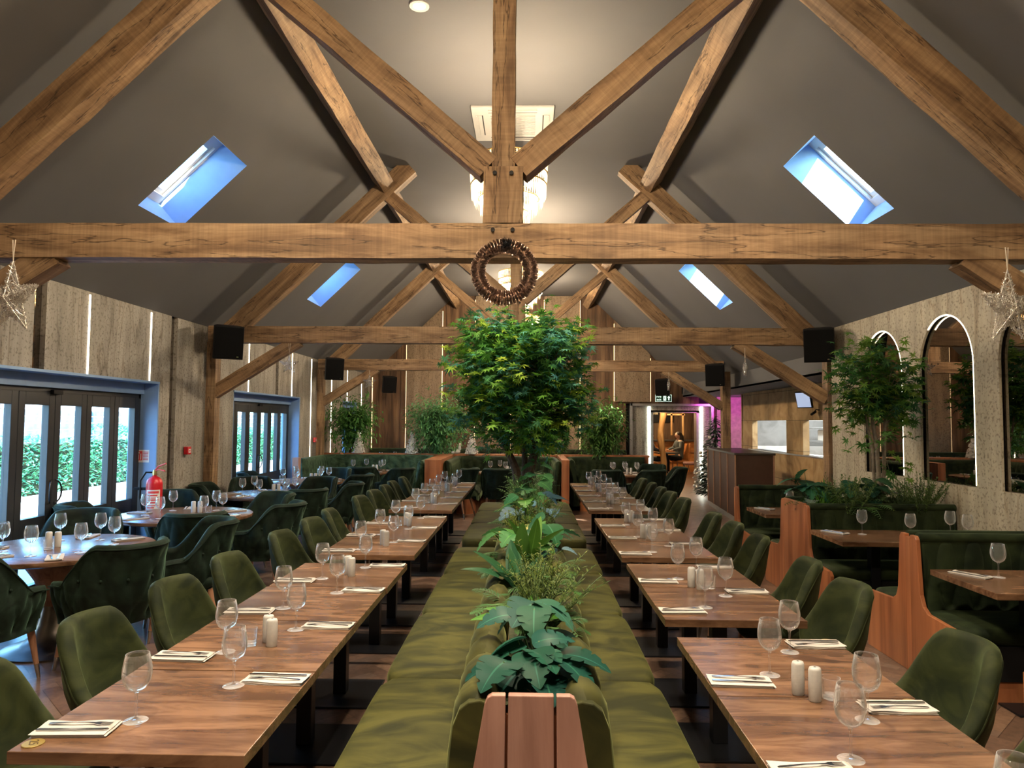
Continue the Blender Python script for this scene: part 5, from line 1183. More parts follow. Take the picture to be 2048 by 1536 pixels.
sprigs((PX - .05, 6.75, Z0), 26, .26, 'mid green bushy sprigs between the ferns', (.10, .18, .05), .2, G1, 'heather_plant')
for k, (y, lb) in enumerate([(7.95, 'fern at the foot of the maple, near side'), (8.6, 'fern at the foot of the maple, far side'), (9.3, 'fern in the far planter, first behind the maple'), (10.1, 'fern in the far planter, second behind the maple'), (10.9, 'fern at the far end of the far planter')]): fern((PX, y, Z0), 14, .36, lb, (.06, .16, .04), G1)
monstera((PX + .12, 7.9, Z0), 5, .18, .38, 'teal and lime leaves at the right of the maple trunks', (0.06, .19, .08), .18, (.25, -.2), G1)
grass((PX - .08, 7.95, Z0), 50, .32, 'grassy tuft left of the maple trunks', (.09, .19, .04), .007, G1)
for k, (y, hx) in enumerate([(2.95, .09), (3.25, -.08), (3.55, .09), (3.95, .10), (4.05, -.08), (4.45, -.1), (4.95, 0), (5.3, .08), (5.65, -.09), (6.2, .1), (6.3, -.09)]):
    lb = '%s filler tuft of fine fern fronds, counted from the front of the planter' % ORD[k]
    fern((PX + hx, y, Z0 - .01), 12, U_(.18, .26), lb, random.choice([(.06, .15, .04), (.09, .19, .05), (.04, .12, .05)]), G1, tilt=(.5, 1.6))
random.seed(303)
monstera((PX - .09, 4.30, Z0), 6, .17, .20, 'green monstera leaves leaning left behind the arching leaves', (.05, .15, .04), .14, (-.3, -.3), G1)
sprigs((PX + .09, 5.45, Z0), 34, .28, 'olive sprigs right of the lime bushy sprigs', (.12, .18, .05), .2, G1, 'heather_plant')
blades((PX + .0, 4.95, Z0), 8, .30, .10, 'mid green broad leaves between the two striped plants', (.06, .17, .04), (.3, 1.0), 'aspidistra_plant', .7, (0, -.1), G1)
monstera((PX - .02, 6.15, Z0), 7, .18, .26, 'deep green monstera behind the blue-grey leaves', (.03, .11, .05), .16, (0, -.35), G1)
monstera((PX + .04, 6.9, Z0), 6, .17, .30, 'green monstera just in front of the maple trunks', (.05, .16, .05), .18, (0, -.35), G1)
sprigs((PX - .02, 7.2, Z0), 40, .34, 'bushy green sprigs at the foot of the maple', (.09, .19, .06), .24, G1, 'heather_plant', lw=.006)
# right planter
G2 = 'plants in the booth planter'
monstera((2.80, 7.18, Z0), 4, .22, .34, 'tall monstera leaf at the aisle end of the booth planter', (.025, .09, .05), .12, (-.3, -.3), G2); monstera((2.78, 7.05, Z0), 3, .17, .14, 'grey-green monstera leaves hanging at the aisle end of the booth planter', (.09, .13, .11), .12, (-.35, -.2), G2)
grass((2.86, 7.02, Z0), 60, .22, 'bright green grass tuft at the aisle end of the booth planter', (.10, .25, .03), .009, G2)
blades((2.98, 7.15, Z0), 14, .42, .04, 'palm-like arching blades in the booth planter', (.07, .14, .04), (.1, 1.0), 'palm_plant', .7, (0, 0), G2)
fern((3.18, 7.1, Z0), 18, .36, 'dark fern beside the palm in the booth planter', (.05, .11, .03), G2); sprigs((3.22, 7.25, Z0), 26, .36, 'twiggy bush behind the dark fern', (.09, .13, .04), .25, G2, 'heather_plant')
monstera((3.38, 7.08, Z0), 8, .17, .26, 'very dark monstera at the foot of the slender maple', (.014, .045, .028), .2, (0, -.3), G2)
grass((3.62, 7.02, Z0), 60, .26, 'spiky pale grass right of the slender maple', (.10, .15, .07), .008, G2, 1.2); sprigs((3.85, 7.1, Z0), 46, .38, 'olive bushy shrub at the wall end of the booth planter', (.07, .12, .03), .3, G2, 'heather_plant', lw=.006)
grass((3.05, 7.35, Z0), 40, .25, 'dark grass tuft at the back of the booth planter', (.05, .12, .03), .008, G2)

for k, (x, y, kind, lb) in enumerate([(2.92, 7.32, 0, 'leafy fern behind the aisle-end grass tuft in the booth planter'), (3.08, 6.98, 1, 'bushy green sprigs at the near edge of the booth planter, left'), (3.30, 7.0, 0, 'fern at the near edge of the booth planter, middle'), (3.5, 7.3, 1, 'bushy sprigs behind the slender maple trunks'), (3.72, 7.3, 0, 'fern behind the olive shrub at the wall end'), (3.78, 6.98, 1, 'bushy sprigs at the near edge of the booth planter, right')]):
    if kind: sprigs((x, y, Z0), 40, .34, lb, (.11, .17, .05), .26, G2, 'heather_plant', lw=.007)
    else: fern((x, y, Z0), 20, .42, lb, (.08, .18, .05), G2)
monstera((3.32, 7.2, Z0), 9, .2, .3, 'broad dark green monstera in the middle of the booth planter', (.022, .075, .04), .22, (0, -.35), G2)
monstera((2.82, 7.25, Z0), 5, .24, .40, 'tallest monstera at the aisle end, leaves above the cabinet edge', (.03, .11, .06), .14, (-.2, -.3), G2)

# ------------------------------------------------------------------ divider banquettes at the back of the room
def path_fn(pts, rad):
    P = [Vector(p) for p in pts]; out = [P[0]]
    for i in range(1, len(P) - 1):
        a = (P[i - 1] - P[i]).normalized(); b = (P[i + 1] - P[i]).normalized(); r = rad[i - 1] if isinstance(rad, (list, tuple)) else rad
        for k in range(9): t = k / 8; p0 = P[i] + a * r; p2 = P[i] + b * r; out.append(p0 * (1 - t) ** 2 + P[i] * 2 * t * (1 - t) + p2 * t * t)
    out.append(P[-1]); L = [0]
    for p, q in zip(out, out[1:]): L.append(L[-1] + (q - p).length)
    T = L[-1]
    def f(s):
        d = (s + 1) / 2 * T; i = 0
        while i < len(L) - 2 and L[i + 1] < d: i += 1
        t = (d - L[i]) / max(1e-6, L[i + 1] - L[i]); p = out[i].lerp(out[i + 1], min(1, t)); tg = (out[min(i + 2, len(out) - 1)] - out[max(i - 1, 0)]).normalized(); return (p.x, p.y, -tg.y, tg.x)
    return f, T
def u_banquette(label, pts, rad, zt=1.0, seat=None, mat='velvet_arm'):
    t = thing('tufted_banquette', label, 'banquette', (0, 0, 0), 0, 'tufted banquettes in the back of the room'); f, T = path_fn(pts, rad)
    tin = lambda s, z, v: tuftf(s * T / 2, z - .46, .17, .30, .060) * smooth01((.97 - v) / .1)
    shell(MB(), f, lambda s: zt, lambda s: .10, .17, lambda z, s: (z - .4) * .10, int(T / .028), 20, None, tin).build('backrest', mat, t, smooth=True, ang=80, fix=True)
    f2 = lambda s: (lambda q: (q[0] - q[2] * .30, q[1] - q[3] * .30, q[2], q[3]))(f(s * .985))
    shell(MB(), f2, lambda s: .46, lambda s: .33, .46, lambda z, s: 0, 60, 3).build('seat_cushion', mat, t, smooth=True, ang=60, fix=True)
    shell(MB(), f2, lambda s: .33, lambda s: 0, .38, lambda z, s: 0, 40, 3).build('seat_base', 'cherry', t, fix=True); return t
u_banquette('tufted green U-shaped banquette in the back left corner', [(-4.26, 13.55), (-4.26, 15.22), (-2.02, 15.22), (-2.02, 13.1)], [.25, .45], 1.01, mat='velvet_banq')
u_banquette('tufted dark U-shaped banquette at the back centre behind the central maple', [(-1.45, 13.3), (-1.45, 15.22), (.53, 15.22), (.53, 13.35)], [.2, .5], 1.0, mat='velvet_booth')
u_banquette('tufted dark banquette at the back right, below the dark bushy tree', [(.92, 13.9), (.92, 15.22), (2.5, 15.22)], [.25], 1.0, mat='velvet_booth')
dv = thing('room_divider', 'long wooden divider ledge carrying the trees at the back of the room', 'room divider', (0, 0, 0))
MB().box(-4.4, 2.6, 15.34, 15.58, 0, .985).build('divider_body', 'cherry', dv); MB().box(-4.42, 2.62, 15.32, 15.62, .985, 1.03).build('ledge', 'cherry', dv, bevel=.005)
for x0, x1, y0, y1, nm, mt in ((-4.42, -4.30, 13.32, 13.46, 'rose wood end post of the back left banquette', 'pinkwood'), (-1.87, -1.58, 12.95, 15.33, 'wooden divider block between the two back banquettes', 'cherry'), (.64, .78, 13.2, 15.33, 'wooden end panel right of the back centre banquette', 'cherry')):
    tag(MB().box(x0, x1, y0, y1, 0, 1.03).build('end_post', mt, bevel=.006), nm, 'panel')
round_table(-3.1, 13.98, .62, 'round pedestal table inside the back left banquette'); round_table(-.48, 13.95, .56, 'round pedestal table inside the back centre banquette'); round_table(1.88, 13.75, .56, 'round pedestal table at the back right before the doorway')
B_ = 'tufted armchairs at the back tables'
arm(-3.05, 13.18, 95, 'dark tufted armchair in front of the back left banquette table, back to camera', B_); arm(-2.40, 12.95, 140, 'dark tufted armchair at the right side of the back left banquette table', B_)
arm(-.52, 13.02, 88, 'dark tufted armchair seen from behind just left of the maple trunks', B_); arm(-1.27, 12.95, 160, 'green armchair left of the back centre table, turned sideways', B_)
arm(1.45, 12.92, 80, 'tufted armchair seen from behind at the back right table, left one', B_); arm(2.16, 12.98, 118, 'tufted armchair seen from behind at the back right table, middle one', B_); arm(2.62, 13.55, 175, 'tufted armchair seen in profile at the back right table', B_); arm(2.42, 14.25, 235, 'dark armchair on the far side of the back right table', B_)
round_places(-3.1, 13.98, .62, [20, 90, 160, 300], 'back left banquette table'); round_places(-.48, 13.95, .56, [80, 180, 260], 'back centre table'); round_places(1.88, 13.75, .56, [0, 60, 130, 180, 240, 300], 'back right round table')
for x, y, nm in ((-3.0, 14.0, 'back left banquette table'), (-.35, 13.9, 'back centre table'), (1.95, 13.7, 'back right round table')):
    put(P_SHAK, (x - .035, y, .75), .4, 'white shaker, left one on the ' + nm, 'shakers on the back tables'); put(P_SHAK, (x + .035, y, .75), .2, 'white shaker, right one on the ' + nm, 'shakers on the back tables')
# beyond the divider
wb = thing('wall_banquette', 'dark tufted banquette running along the foot of the back wall', 'banquette', (0, 0, 0)); mb = MB(); mb.box(-4.3, 2.7, 19.42, 19.85, .3, .98)
tufted_panel(mb, (-4.3, 19.42, .46), (1, 0, 0), (0, 0, 1), (0, -1, 0), 7.0, .52, .2, .3, .03, 240, 12).build('backrest', 'velvet_booth', wb, smooth=True, ang=60); mb = MB(); cushion(mb, -4.3, 2.7, 18.95, 19.40, .3, .46, .04, .01, 10); mb.build('seat_cushion', 'velvet_booth', wb, smooth=True); MB().box(-4.3, 2.7, 19.0, 19.85, 0, .3).build('seat_base', 'black', wb)
for k, x in enumerate((-3.2, -1.7, -.2, 1.9)):
    t = thing('dining_table', 'table behind the divider, %s from the left wall' % ['first', 'second', 'third', 'fourth'][k], 'table', (x, 17.6, 0), 0, 'tables behind the divider')
    MB().box(-.6, .6, -.35, .35, .712, .75).build('tabletop', 'table', t, bevel=.002); MB().box(-.04, .04, -.04, .04, .01, .711).build('column', 'steelblk', t); MB().box(-.3, .3, -.23, .23, 0, .012).build('base_plate', 'steelblk', t)
    for j, (dx, dy) in enumerate(((-.4, -.15), (-.1, .12), (.2, -.1), (.42, .15))):
        put(P_GLASS, (x + dx, 17.6 + dy, .75), 0, 'wine glass on the %s table behind the divider, %s from left' % (['first', 'second', 'third', 'fourth'][k], ['first', 'second', 'third', 'fourth'][j]), 'wine glasses behind the divider')
for k, (x, lb) in enumerate([(-3.66, 'white bauble cone tree beside the far left leafy tree'), (-2.50, 'white bauble cone tree between the leafy tree and the bushy tree'), (-1.20, 'white bauble cone tree right of the round bushy tree')]):
    t = thing('cone_tree', lb, 'decoration', (x, 15.37, 1.03), 0, 'white bauble cone trees'); mb = MB(); random.seed(40 + k)
    for i in range(190):
        z = .48 * (1 - math.sqrt(rnd())) ; r = .138 * (1 - z / .52); a = U_(0, 2 * PI); q = U_(.009, .017); mb.ball((r * math.cos(a), r * math.sin(a), z + .015), q, None, None, 6, 4)
    mb.build('baubles', 'pearl', t, smooth=True); MB().lathe([(0, .0), (.10, .0), (.01, .46), (0, .46)], 16).build('core', 'ceramic', t); MB().ball((0, 0, .485), .016, None, None, 8, 6).build('topper', 'glitters', t, smooth=True)
fg = thing('white_figurine', 'small white seated figurine with golden head on the divider ledge', 'figurine', (-1.52, 15.42, 1.03))
MB().ball((0, 0, .05), .07, .05, .05).ball((.05, 0, .12), .035, .03, .06).ball((-.09, 0, .03), .04, .03, .03).build('body', 'ceramic', fg, smooth=True); MB().ball((.06, 0, .20), .028, .026, .036).build('head', 'twine', fg, smooth=True)

# ------------------------------------------------------------------ cabinet, christmas tree, wall things
cb = thing('host_cabinet', 'brown panelled service cabinet with dark top, between the booths and doorway', 'cabinet', (3.62, 12.5, 0), -.08)
MB().box(0, .66, 0, 2.75, .10, 1.18).build('body', 'cabinet', cb, bevel=.006); MB().box(-.015, .68, -.015, 2.77, 1.18, 1.215).build('top', 'darktop', cb, bevel=.004); MB().box(.015, .64, .015, 2.73, 0, .10).build('plinth', 'steel', cb)
for y in (.0, .68, 1.38, 2.08, 2.74): MB().box(-.012, .0, y - .008, y + .010, .10, 1.18).build('trim', 'cabtrim', cb)
MB().box(-.012, .012, -.012, .0, .10, 1.18).box(.64, .665, -.012, .0, .10, 1.18).build('trim', 'cabtrim', cb)
ct = thing('christmas_tree', 'frosted christmas tree with pale baubles behind the brown cabinet', 'christmas tree', (4.25, 16.2, 0)); lf = MB(); random.seed(9)
for i in range(2600):
    z = .15 + 1.78 * (1 - math.sqrt(rnd())); r = .60 * (1 - (z - .15) / 1.85) ** .85 * U_(.55, 1.05); a = U_(0, 2 * PI); c_ = random.choice([(.05, .09, .055), (.04, .07, .045), (.45, .47, .44), (.03, .05, .035)])
    lance(lf, (r * .7 * math.cos(a), r * .7 * math.sin(a), z), (math.cos(a), math.sin(a), U_(-.5, .2)), U_(.11, .19), .042, c_, .1, 2)
lf.build('branches', 'leaf', ct); MB().tube([(0, 0, 0), (0, 0, 1.9)], [.04, .008], 8).build('trunk', 'bark', ct)
for i in range(60):
    z = .25 + 1.5 * (1 - math.sqrt(rnd())); r = .60 * (1 - (z - .15) / 1.85) ** .85; a = U_(0, 2 * PI); MB().ball((r * math.cos(a), r * math.sin(a), z), U_(.022, .04), None, None, 8, 6).build('bauble', 'glitter', ct, smooth=True)
def speaker(x, y, z, rz, label, tilt=.18):
    t = thing('wall_speaker', label, 'speaker', (x, y, z), rz, 'black wall speakers'); Mx = Matrix.Rotation(tilt, 4, 'X')
    q = [(-.13, 0), (.13, 0), (.185, .20), (.185, .30), (-.185, .30), (-.185, .20)]; mb = MB(); mb.prism([(a, -b) for a, b in q], -.22, .22, 'z'); mb.v = [tuple(Mx @ Vector(p)) for p in mb.v]; mb.build('cabinet', 'black', t, fix=True, bevel=.008)
    g = MB(); g.box(-.175, .175, -.312, -.301, -.205, .205); g.v = [tuple(Mx @ Vector(p)) for p in g.v]; g.build('grille', 'blacksoft', t, bevel=.004)
    b = MB(); b.box(-.03, .03, -.02, .11, -.05, .05).box(-.05, .05, .10, .12, -.08, .08); b.build('bracket', 'steelblk', t)
    lg = MB().box(.10, .125, -.316, -.311, -.19, -.175); lg.v = [tuple(Mx @ Vector(p)) for p in lg.v]; lg.build('badge', 'silver', t)
speaker(-4.10, 9.50, 2.80, .55, 'black wall speaker at the left end of the middle truss'); speaker(3.90, 9.52, 2.80, -.45, 'black wall speaker at the right end of the middle truss')
speaker(-4.08, 14.7, 2.83, .45, 'black wall speaker at the left end of the far truss'); speaker(3.90, 14.72, 2.75, -.4, 'black wall speaker at the right end of the far truss')
speaker(-3.85, 19.3, 2.75, .5, 'small black speaker in the back left corner'); speaker(3.7, 19.3, 2.72, -.4, 'small black speaker above the doorway on the back wall')
def star(x, y, z, r, label, mat, rz=0.0, dens=60, zs=None):
    t = thing('hanging_star', label, 'star decoration', (x, y, z), rz, 'hanging glitter stars'); mb = MB(); pts = []
    for k in range(10): a = PI / 2 + k * PI / 5; q = r if k % 2 == 0 else r * .42; pts.append(Vector((q * math.cos(a), 0, q * math.sin(a))))
    F = [Vector((0, -r * .22, 0)), Vector((0, r * .22, 0))]
    for k in range(10): mb.tube([pts[k], pts[(k + 1) % 10]], r * .014, 5)
    for c in F:
        for k in range(10): mb.tube([c, pts[k]], r * .012, 5)
    for i in range(dens * 10):
        k = random.randrange(10); c = random.choice(F); u, v = rnd(), rnd()
        if u + v > 1: u, v = 1 - u, 1 - v
        p = c + (pts[k] - c) * u + (pts[(k + 1) % 10] - c) * v; d = Vector((U_(-1, 1), U_(-.2, .2), U_(-1, 1))).normalized() * r * .075; mb.tube([p - d, p + d + Vector((0, U_(-.01, .01), 0))], r * .008, 3, False)
    mb.build('wire_star', mat, t); h = zs if zs else .12
    MB().tube([(-.012, 0, h + r), (0, 0, r), (.012, 0, h + r)], .0035, 5).build('hanging_loop', 'twine', t)
star(3.00, 4.47, 2.46, .245, 'large rose glitter star hanging at the right edge of the photo', 'glitter', .35, 110, .14); star(-3.33, 4.47, 2.50, .245, 'large rose glitter star cut by the left edge of the photo', 'glitter', -.3, 110, .14)
star(-3.30, 9.72, 2.50, .135, 'silver glitter star hanging under the left brace of the middle truss', 'glitters', .2, 50, .16); star(2.93, 9.62, 2.48, .13, 'pale glitter star turned edge-on under the right brace of the middle truss', 'glitters', 1.1, 50, .14)
star(-3.32, 14.8, 2.54, .16, 'glitter star hanging under the left brace of the far truss', 'glitters', .5, 50, .1); star(2.93, 14.8, 2.52, .15, 'glitter star turned edge-on above the exit sign', 'glitters', 1.2, 50, .12)
# wreath
wr = thing('wreath', 'copper tinsel wreath hanging from the tie beam of the nearest truss', 'wreath', (-.155, 4.53, 2.695)); mb = MB(); random.seed(14)
mb.tube([(.17 * math.cos(a), 0, .17 * math.sin(a)) for a in np.linspace(0, 2 * PI, 49)], .022, 8, False)
for i in range(5200):
    a = U_(0, 2 * PI); b = U_(0, 2 * PI); a = round(a * 9.5) / 9.5 + U_(-.035, .035); cx, cz = .17 * math.cos(a), .17 * math.sin(a); d = Vector((math.cos(a) * math.cos(b), math.sin(b), math.sin(a) * math.cos(b))); p = Vector((cx, 0, cz)); q = p + d * U_(.038, .052); s_ = Vector((-math.sin(a), 0, math.cos(a))) * .003
    mb.add([p - s_, p + s_, q + s_, q - s_], [(0, 1, 2, 3)])
mb.build('tinsel_ring', 'tinsel', wr); b2 = MB()
for i in range(260): v = Vector((random.gauss(0, 1), random.gauss(0, 1), random.gauss(0, 1))).normalized(); p = Vector((.01, -.02, .175)); b2.tube([p, p + v * U_(.03, .055)], [.002, .0008], 3, False)
b2.ball((.01, -.03, .175), .018); b2.build('tinsel_bow', 'steelblk', wr)
# fire extinguisher, signs, alarms
ex = thing('fire_extinguisher', 'red fire extinguisher hanging on the wall beside the nearer black doors', 'fire extinguisher', (-4.22, 8.0, .60))
MB().lathe([(0, 0), (.075, 0), (.085, .012), (.086, .40), (.078, .445), (.05, .475), (.022, .488), (.022, .50), (0, .50)], 28).build('cylinder', 'red', ex, smooth=True, ang=50)
MB().lathe([(0, .50), (.024, .50), (.024, .53), (.016, .56), (0, .56)], 14).build('valve', 'brass', ex, smooth=True)
MB().tube([(0, 0, .55), (.05, -.02, .60), (.15, -.05, .635)], .009, 6).tube([(0, 0, .55), (.06, -.02, .565), (.14, -.05, .55)], .008, 6).build('lever', 'red', ex, smooth=True)
MB().tube([(-.01, 0, .53), (-.10, 0, .53), (-.15, -.02, .44), (-.15, -.02, .25), (-.11, -.03, .1), (-.105, -.04, .02)], .010, 8).build('hose', 'black', ex, smooth=True)
lb = MB()
lb.grid(lambda u, v: (.0868 * math.sin(-.9 + 1.8 * u + .35), -.0868 * math.cos(-.9 + 1.8 * u + .35), .12 + .22 * v), 12, 1); lb.build('label', 'cream', ex, smooth=True)
lb = MB()
for (v0, v1, u0, u1) in ((.30, .325, .1, .9), (.27, .285, .1, .8), (.245, .255, .1, .85), (.22, .235, .15, .9), (.19, .205, .1, .7), (.16, .17, .1, .9), (.135, .148, .1, .6)):
    lb.grid(lambda u, v: (.0874 * math.sin(-.9 + 1.8 * (u0 + (u1 - u0) * u) + .35), -.0874 * math.cos(-.9 + 1.8 * (u0 + (u1 - u0) * u) + .35), v0 + (v1 - v0) * v), 6, 1)
lb.build('label_print', 'redsign', ex)
MB().box(-.115, -.088 + .02, -.03, .03, .1, .14).build('lower_clip', 'black', ex); MB().box(-.23, -.08, -.015, .015, .33, .36).build('bracket', 'black', ex)
sg = thing('extinguisher_sign', 'small white sign with red symbols above the fire extinguisher', 'sign', (-4.60, 8.436, 1.29)); MB().box(-.075, .075, -.004, .004, -.075, .075).build('panel', 'cream', sg)
MB().box(-.068, -.005, -.006, -.0045, -.05, .06).build('red_print', 'redsign', sg); MB().box(-.055, -.045, -.0075, -.0062, -.04, .02).box(-.03, -.018, -.0075, -.0062, -.04, .03).box(-.055, -.04, -.0075, -.0062, .03, .05).build('symbol', 'cream', sg)
mb = MB(); [mb.box(.005, .066, -.006, -.0045, .045 - i * .018, .053 - i * .018) for i in range(6)]; mb.build('text_lines', 'redsign', sg)
for x, y, z, lb_ in ((-4.44, 9.16, 1.33, 'red fire alarm call point on the left wall beside the dark mirror gap'), (-4.44, 14.7, 1.33, 'red fire alarm call point beside the second left post')):
    t = thing('fire_alarm', lb_, 'fire alarm', (x, y, z), 0, 'red fire alarm points'); MB().box(0, .055, -.05, .05, -.05, .05).build('housing', 'red', t, bevel=.006); MB().box(.055, .058, -.028, .028, -.028, .02).build('call_plate', 'cream', t); MB().box(.058, .060, -.012, .012, -.014, .006).build('symbol', 'red', t)
es = thing('exit_sign', 'green illuminated fire exit sign above the doorway at the back right', 'exit sign', (3.78, 19.865, 2.42))
MB().box(-.225, .225, -.015, .015, -.095, .095).build('panel', 'greensign', es, bevel=.003); R9 = Matrix.Rotation(PI / 2, 4, 'X')
text_mesh('Fire\nexit', .085, 'signwhite', es, 'lettering', Matrix.Translation((-.125, -.017, .0)) @ R9)
mb = MB(); mb.box(.0, .075, -.017, -.0155, -.07, .07).build('pictogram_door', 'signwhite', es)
mb = MB(); mb.ball((.045, -.0185, .045), .011, .003, .011, 10, 6); mb.tube([(.042, -.0185, .03), (.032, -.0185, -.005), (.05, -.0185, -.03), (.04, -.0185, -.06)], .006, 5).tube([(.032, -.0185, -.005), (.018, -.0185, -.03), (.008, -.0185, -.04)], .006, 5).tube([(.04, -.0185, .022), (.058, -.0185, .006), (.066, -.0185, .018)], .004, 5).tube([(.04, -.0185, .022), (.022, -.0185, .012), (.018, -.0185, -.004)], .004, 5).build('pictogram_figure', 'greensign', es)
MB().prism([(.135, -.06), (.165, -.06), (.165, .01), (.19, .01), (.15, .062), (.11, .01), (.135, .01)], -.0175, -.0155, 'y').build('arrow', 'signwhite', es, fix=True)
MB().prism([(.225, .095), (.225, -.095), (.218, -.095), (.218, .095)], -.018, -.0155, 'y').prism([(-.225, .095), (-.225, -.095), (-.218, -.095), (-.218, .095)], -.018, -.0155, 'y').prism([(-.225, .095), (.225, .095), (.225, .088), (-.225, .088)], -.018, -.0155, 'y').prism([(-.225, -.095), (.225, -.095), (.225, -.088), (-.225, -.088)], -.018, -.0155, 'y').build('border', 'signwhite', es, fix=True)
MB().box(-.16, -.12, .015, .09, -.02, .02).box(.12, .16, .015, .09, -.02, .02).build('wall_fixing', 'steel', es)
tv = thing('order_screen', 'small tilted screen on a ceiling bracket above the serving hatch', 'screen', (4.92, 12.75, 2.16), .50); Mx = Matrix.Rotation(-.25, 4, 'Y')
MB().box(-.02, .02, -.16, .16, -.15, .15, Mx).build('casing', 'black', tv, bevel=.005); MB().box(-.0235, -.0205, -.145, .145, -.13, .13, Mx).build('display', 'screen', tv); MB().tube([(.02, 0, .05), (.08, 0, .12), (.08, 0, .315)], .015, 8).box(.02, .14, -.07, .07, .305, .318).build('ceiling_bracket', 'black', tv)
cc = thing('security_camera', 'small black camera on the stone wall under the screen', 'camera', (5.16, 12.9, 1.93)); MB().tube([(.09, 0, .05), (.03, 0, .06), (0, 0, .02)], .01, 6).build('mount', 'black', cc); MB().tube([(.03, .03, .02), (-.08, -.07, -.03)], .022, 10).build('body', 'black', cc, smooth=True)

# ------------------------------------------------------------------ next room: chairs and two seated people
def side_chair(x, y, rz, mat, label):
    t = thing('upholstered_chair', label, 'chair', (x, y, 0), rz, 'chairs in the next room'); mb = MB(); cushion(mb, -.23, .23, -.22, .24, .38, .47, .03, .01, 6); mb.build('seat', mat, t, smooth=True)
    mb = MB(); cushion(mb, -.22, .22, -.04, .04, 0, .58, .03, .0, 6); mb.v = [(a, b - .22 - .12 * c, c + .45) for a, b, c in mb.v]; mb.build('backrest', mat, t, smooth=True)
    for sx in (-1, 1):
        for sy in (-1, 1): leg_(MB(), (sx * .19, sy * .18, .39), (sx * .21, sy * .23 if sy > 0 else -.27, 0), .02, .012).build('leg', 'legwood', t)
side_chair(3.98, 23.35, -PI / 2 + .2, 'tanleather', 'tan leather chair at the left of the tree trunk post'); side_chair(5.32, 23.3, PI / 2 - .1, 'mauve', 'mauve high-backed chair at the right in the next room')
side_chair(5.25, 24.6, PI / 2 + .2, 'tanleather', 'tan chair under the person in the grey coat'); 
nt = thing('dining_table', 'small dark table between the two seated people in the next room', 'table', (4.65, 23.9, 0)); MB().box(-.35, .35, -.35, .35, .71, .75).build('tabletop', 'darktop', nt); MB().box(-.04, .04, -.04, .04, .02, .71).build('column', 'black', nt); MB().box(-.22, .22, -.22, .22, 0, .02).build('base_plate', 'black', nt)
def person(x, y, rz, label, coat, long_hair):
    t = thing('person', label, 'person', (x, y, 0), rz)
    V = [(0, 0, .50), (0, -.02, .75), (0, -.01, .98), (0, .01, 1.10), (0, .02, 1.17), (0, .03, 1.26), (0, .035, 1.34)]; E = [(i, i + 1) for i in range(6)]; Rr = [(.16, .13), (.14, .11), (.17, .11), (.13, .09), (.055, .055), (.075, .09), (.07, .085)]
    def chain(start, pts, rr):
        p = start
        for q, r in zip(pts, rr): V.append(q); Rr.append((r, r)); E.append((p, len(V) - 1)); p = len(V) - 1
        return p
    for s_ in (-1, 1):
        chain(0, [(s_ * .10, .10, .52), (s_ * .12, .46, .53), (s_ * .12, .48, .28), (s_ * .12, .46, .08), (s_ * .12, .58, .04)], [.095, .075, .055, .04, .035])
        h = chain(3, [(s_ * .17, .01, 1.08), (s_ * .24, .08, .88), (s_ * .18, .30, .80), (s_ * .13, .36, .80)], [.055, .045, .034, .028])
        for k in range(4): b = (s_ * (.145 - .018 * k), .39, .80); chain(h, [b, (b[0], .43 + .006 * (1 - abs(k - 1.5)), .80), (b[0], .455, .785)], [.009, .009, .007])
        chain(h, [(s_ * .10, .37, .805), (s_ * .085, .40, .80)], [.010, .008])
    me = bpy.data.meshes.new('body'); me.from_pydata(V, E, []); o = bpy.data.objects.new('body', me); COL.objects.link(o); o.parent = t
    sk = o.modifiers.new('skin', 'SKIN'); 
    for i, r in enumerate(Rr): me.skin_vertices[0].data[i].radius = r
    me.skin_vertices[0].data[0].use_root = True; o.modifiers.new('sub', 'SUBSURF').levels = 1; me.materials.append(M['skin'])
    hd = MB(); hd.ball((0, .045, 1.31), .078, .095, .115, 16, 12); hd.ball((0, .142, 1.30), .013, .018, .02, 8, 6)
    for s_ in (-1, 1): hd.ball((s_ * .078, .04, 1.305), .012, .02, .028, 8, 6)
    hd.build('face', 'skin', t, smooth=True); ey = MB(); [ey.ball((s_ * .028, .125, 1.325), .010, .010, .007, 8, 6) for s_ in (-1, 1)]; ey.build('eyes', 'hair', t); MB().ball((0, .132, 1.262), .022, .008, .006, 8, 6).build('mouth', 'redsign', t)
    hr = MB(); hr.ball((0, .015, 1.345), .092, .105, .10, 16, 10)
    if long_hair: hr.tube([(0, -.03, 1.38), (0, -.07, 1.25), (0, -.09, 1.08), (0, -.085, .92)], [.07, .095, .10, .04], 14)
    hr.build('hair', 'hair', t, smooth=True)
    c = MB(); c.lathe([(.15, .50), (.165, .60), (.16, .75), (.19, .95), (.185, 1.08), (.10, 1.16), (.07, 1.18)], 20, (0, -.01, 0), 1.1, .82)
    for s_ in (-1, 1): c.tube([(s_ * .17, .0, 1.08), (s_ * .25, .08, .88), (s_ * .18, .31, .81)], [.075, .062, .045], 10)
    c.build('coat', coat, t, smooth=True); tr = MB()
    for s_ in (-1, 1): tr.tube([(s_ * .09, .0, .53), (s_ * .12, .47, .54), (s_ * .12, .48, .28), (s_ * .12, .46, .10)], [.115, .088, .068, .052], 10)
    tr.build('trousers', 'black', t, smooth=True); return t
person(4.05, 23.75, -PI / 2 + .15, 'person in a dark jacket seated in profile left of the trunk post', 'jacket', False); person(5.2, 24.55, PI / 2 + .25, 'person with long dark hair and grey coat seated facing left', 'greycoat', True)

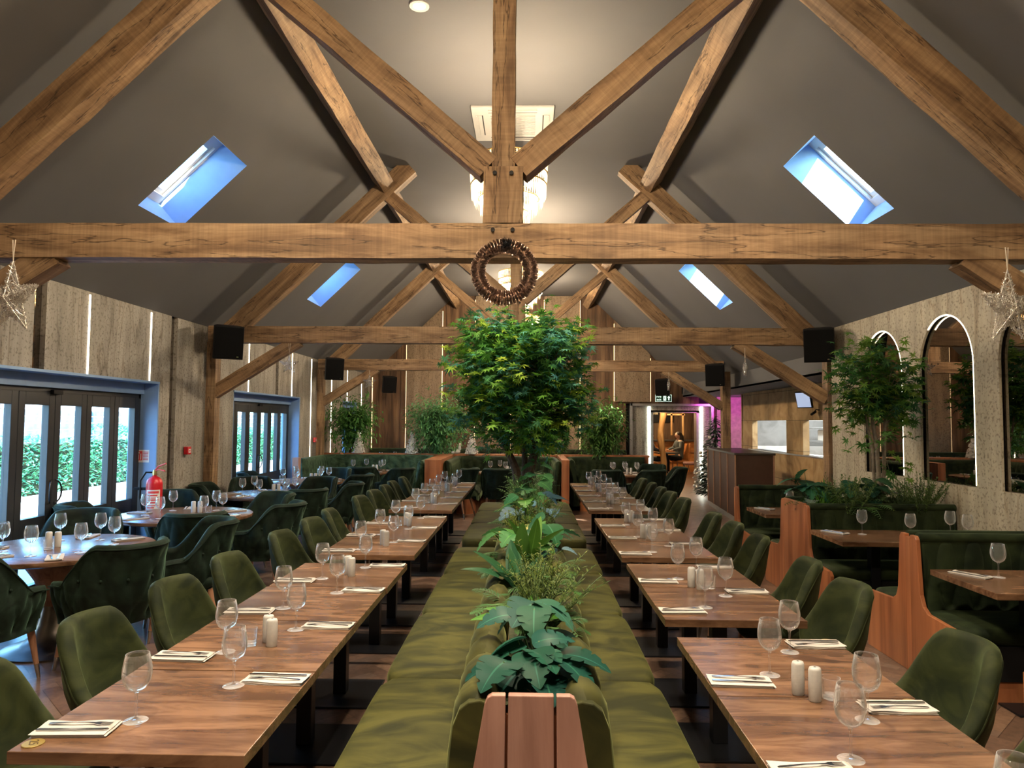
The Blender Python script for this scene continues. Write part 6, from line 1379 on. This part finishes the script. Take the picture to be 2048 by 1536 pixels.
# ------------------------------------------------------------------ outdoors beyond the glass doors
struct(MB().box(-30, XL - .30, -12, 45, -.12, -.03).build('ground_patio', 'patio')); struct(MB().box(-10.75, -10.6, -8, 40, -.03, .06).build('kerb', 'kerb'))
struct(MB().box(XL - .36, XL - .27, 4.5, 14.5, -.03, .0).build('threshold', 'kerb'))
hg = thing('hedge', 'clipped leafy laurel hedge outside beyond the paved terrace', 'hedge', (0, 0, 0)); random.seed(77); lf = MB()
for i in range(15000):
    y = U_(9, 34); h = 1.25 + .28 * smooth01((y - 17.5) / 1.5) * (1 if y < 21 else .4) + .08 * math.sin(y * 2.1); z = U_(.05, h); x = -10.95 - U_(0, .18) if rnd() < .75 else -10.95 - U_(0, .7)
    if x < -11.2: z = h + U_(-.1, .05)
    lance(lf, (x, y, z), (U_(.2, 1), U_(-.8, .8), U_(-.4, .8)), U_(.09, .15), .055, jit(random.choice([(.12, .40, .22), (.18, .52, .28), (.09, .32, .18)]), .3), .2, 2)
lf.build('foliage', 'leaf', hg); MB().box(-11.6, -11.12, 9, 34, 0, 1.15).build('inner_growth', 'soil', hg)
fc = thing('fence', 'dark boarded garden fence standing behind the hedge', 'fence', (0, 0, 0)); mb = MB()
for i in range(11): mb.box(-12.03, -12.0, 15.5, 36, .1 + i * .17, .25 + i * .17)
mb.build('boards', 'fence', fc)
for y in np.arange(15.5, 36, 1.8): MB().box(-12.0, -11.9, y - .05, y + .05, 0, 2.05).build('fence_post', 'fence', fc)
tag(MB().box(-16.3, -16, 8, 40, 0, 2.6).build('garden_wall', 'render'), 'sunlit white garden wall in the distance outside', 'wall')
for k, (x, y, h, lb) in enumerate([(-14.2, 19.5, 4.5, 'bare branching tree outside, seen through the second pane'), (-14, 26, 5, 'bare branching tree outside, seen through the fourth pane')]):
    t = thing('bare_tree', lb, 'tree', (x, y, 0), 0, 'bare trees outside'); mb = MB(); random.seed(60 + k)
    def br(p, d, L, r, lv):
        q = p + d * L; mb.tube([p, p.lerp(q, .5) + Vector((U_(-.05, .05), U_(-.05, .05), 0)) * L, q], [r, r * .8, r * .6], 6, False)
        if lv:
            for _ in range(3): br(q, (d + Vector((U_(-.9, .9), U_(-.9, .9), U_(-.2, .5)))).normalized(), L * U_(.6, .8), r * .55, lv - 1)
    br(Vector((0, 0, 0)), Vector((0, 0, 1)), h * .3, .12, 5); mb.build('branches', 'bark', t)
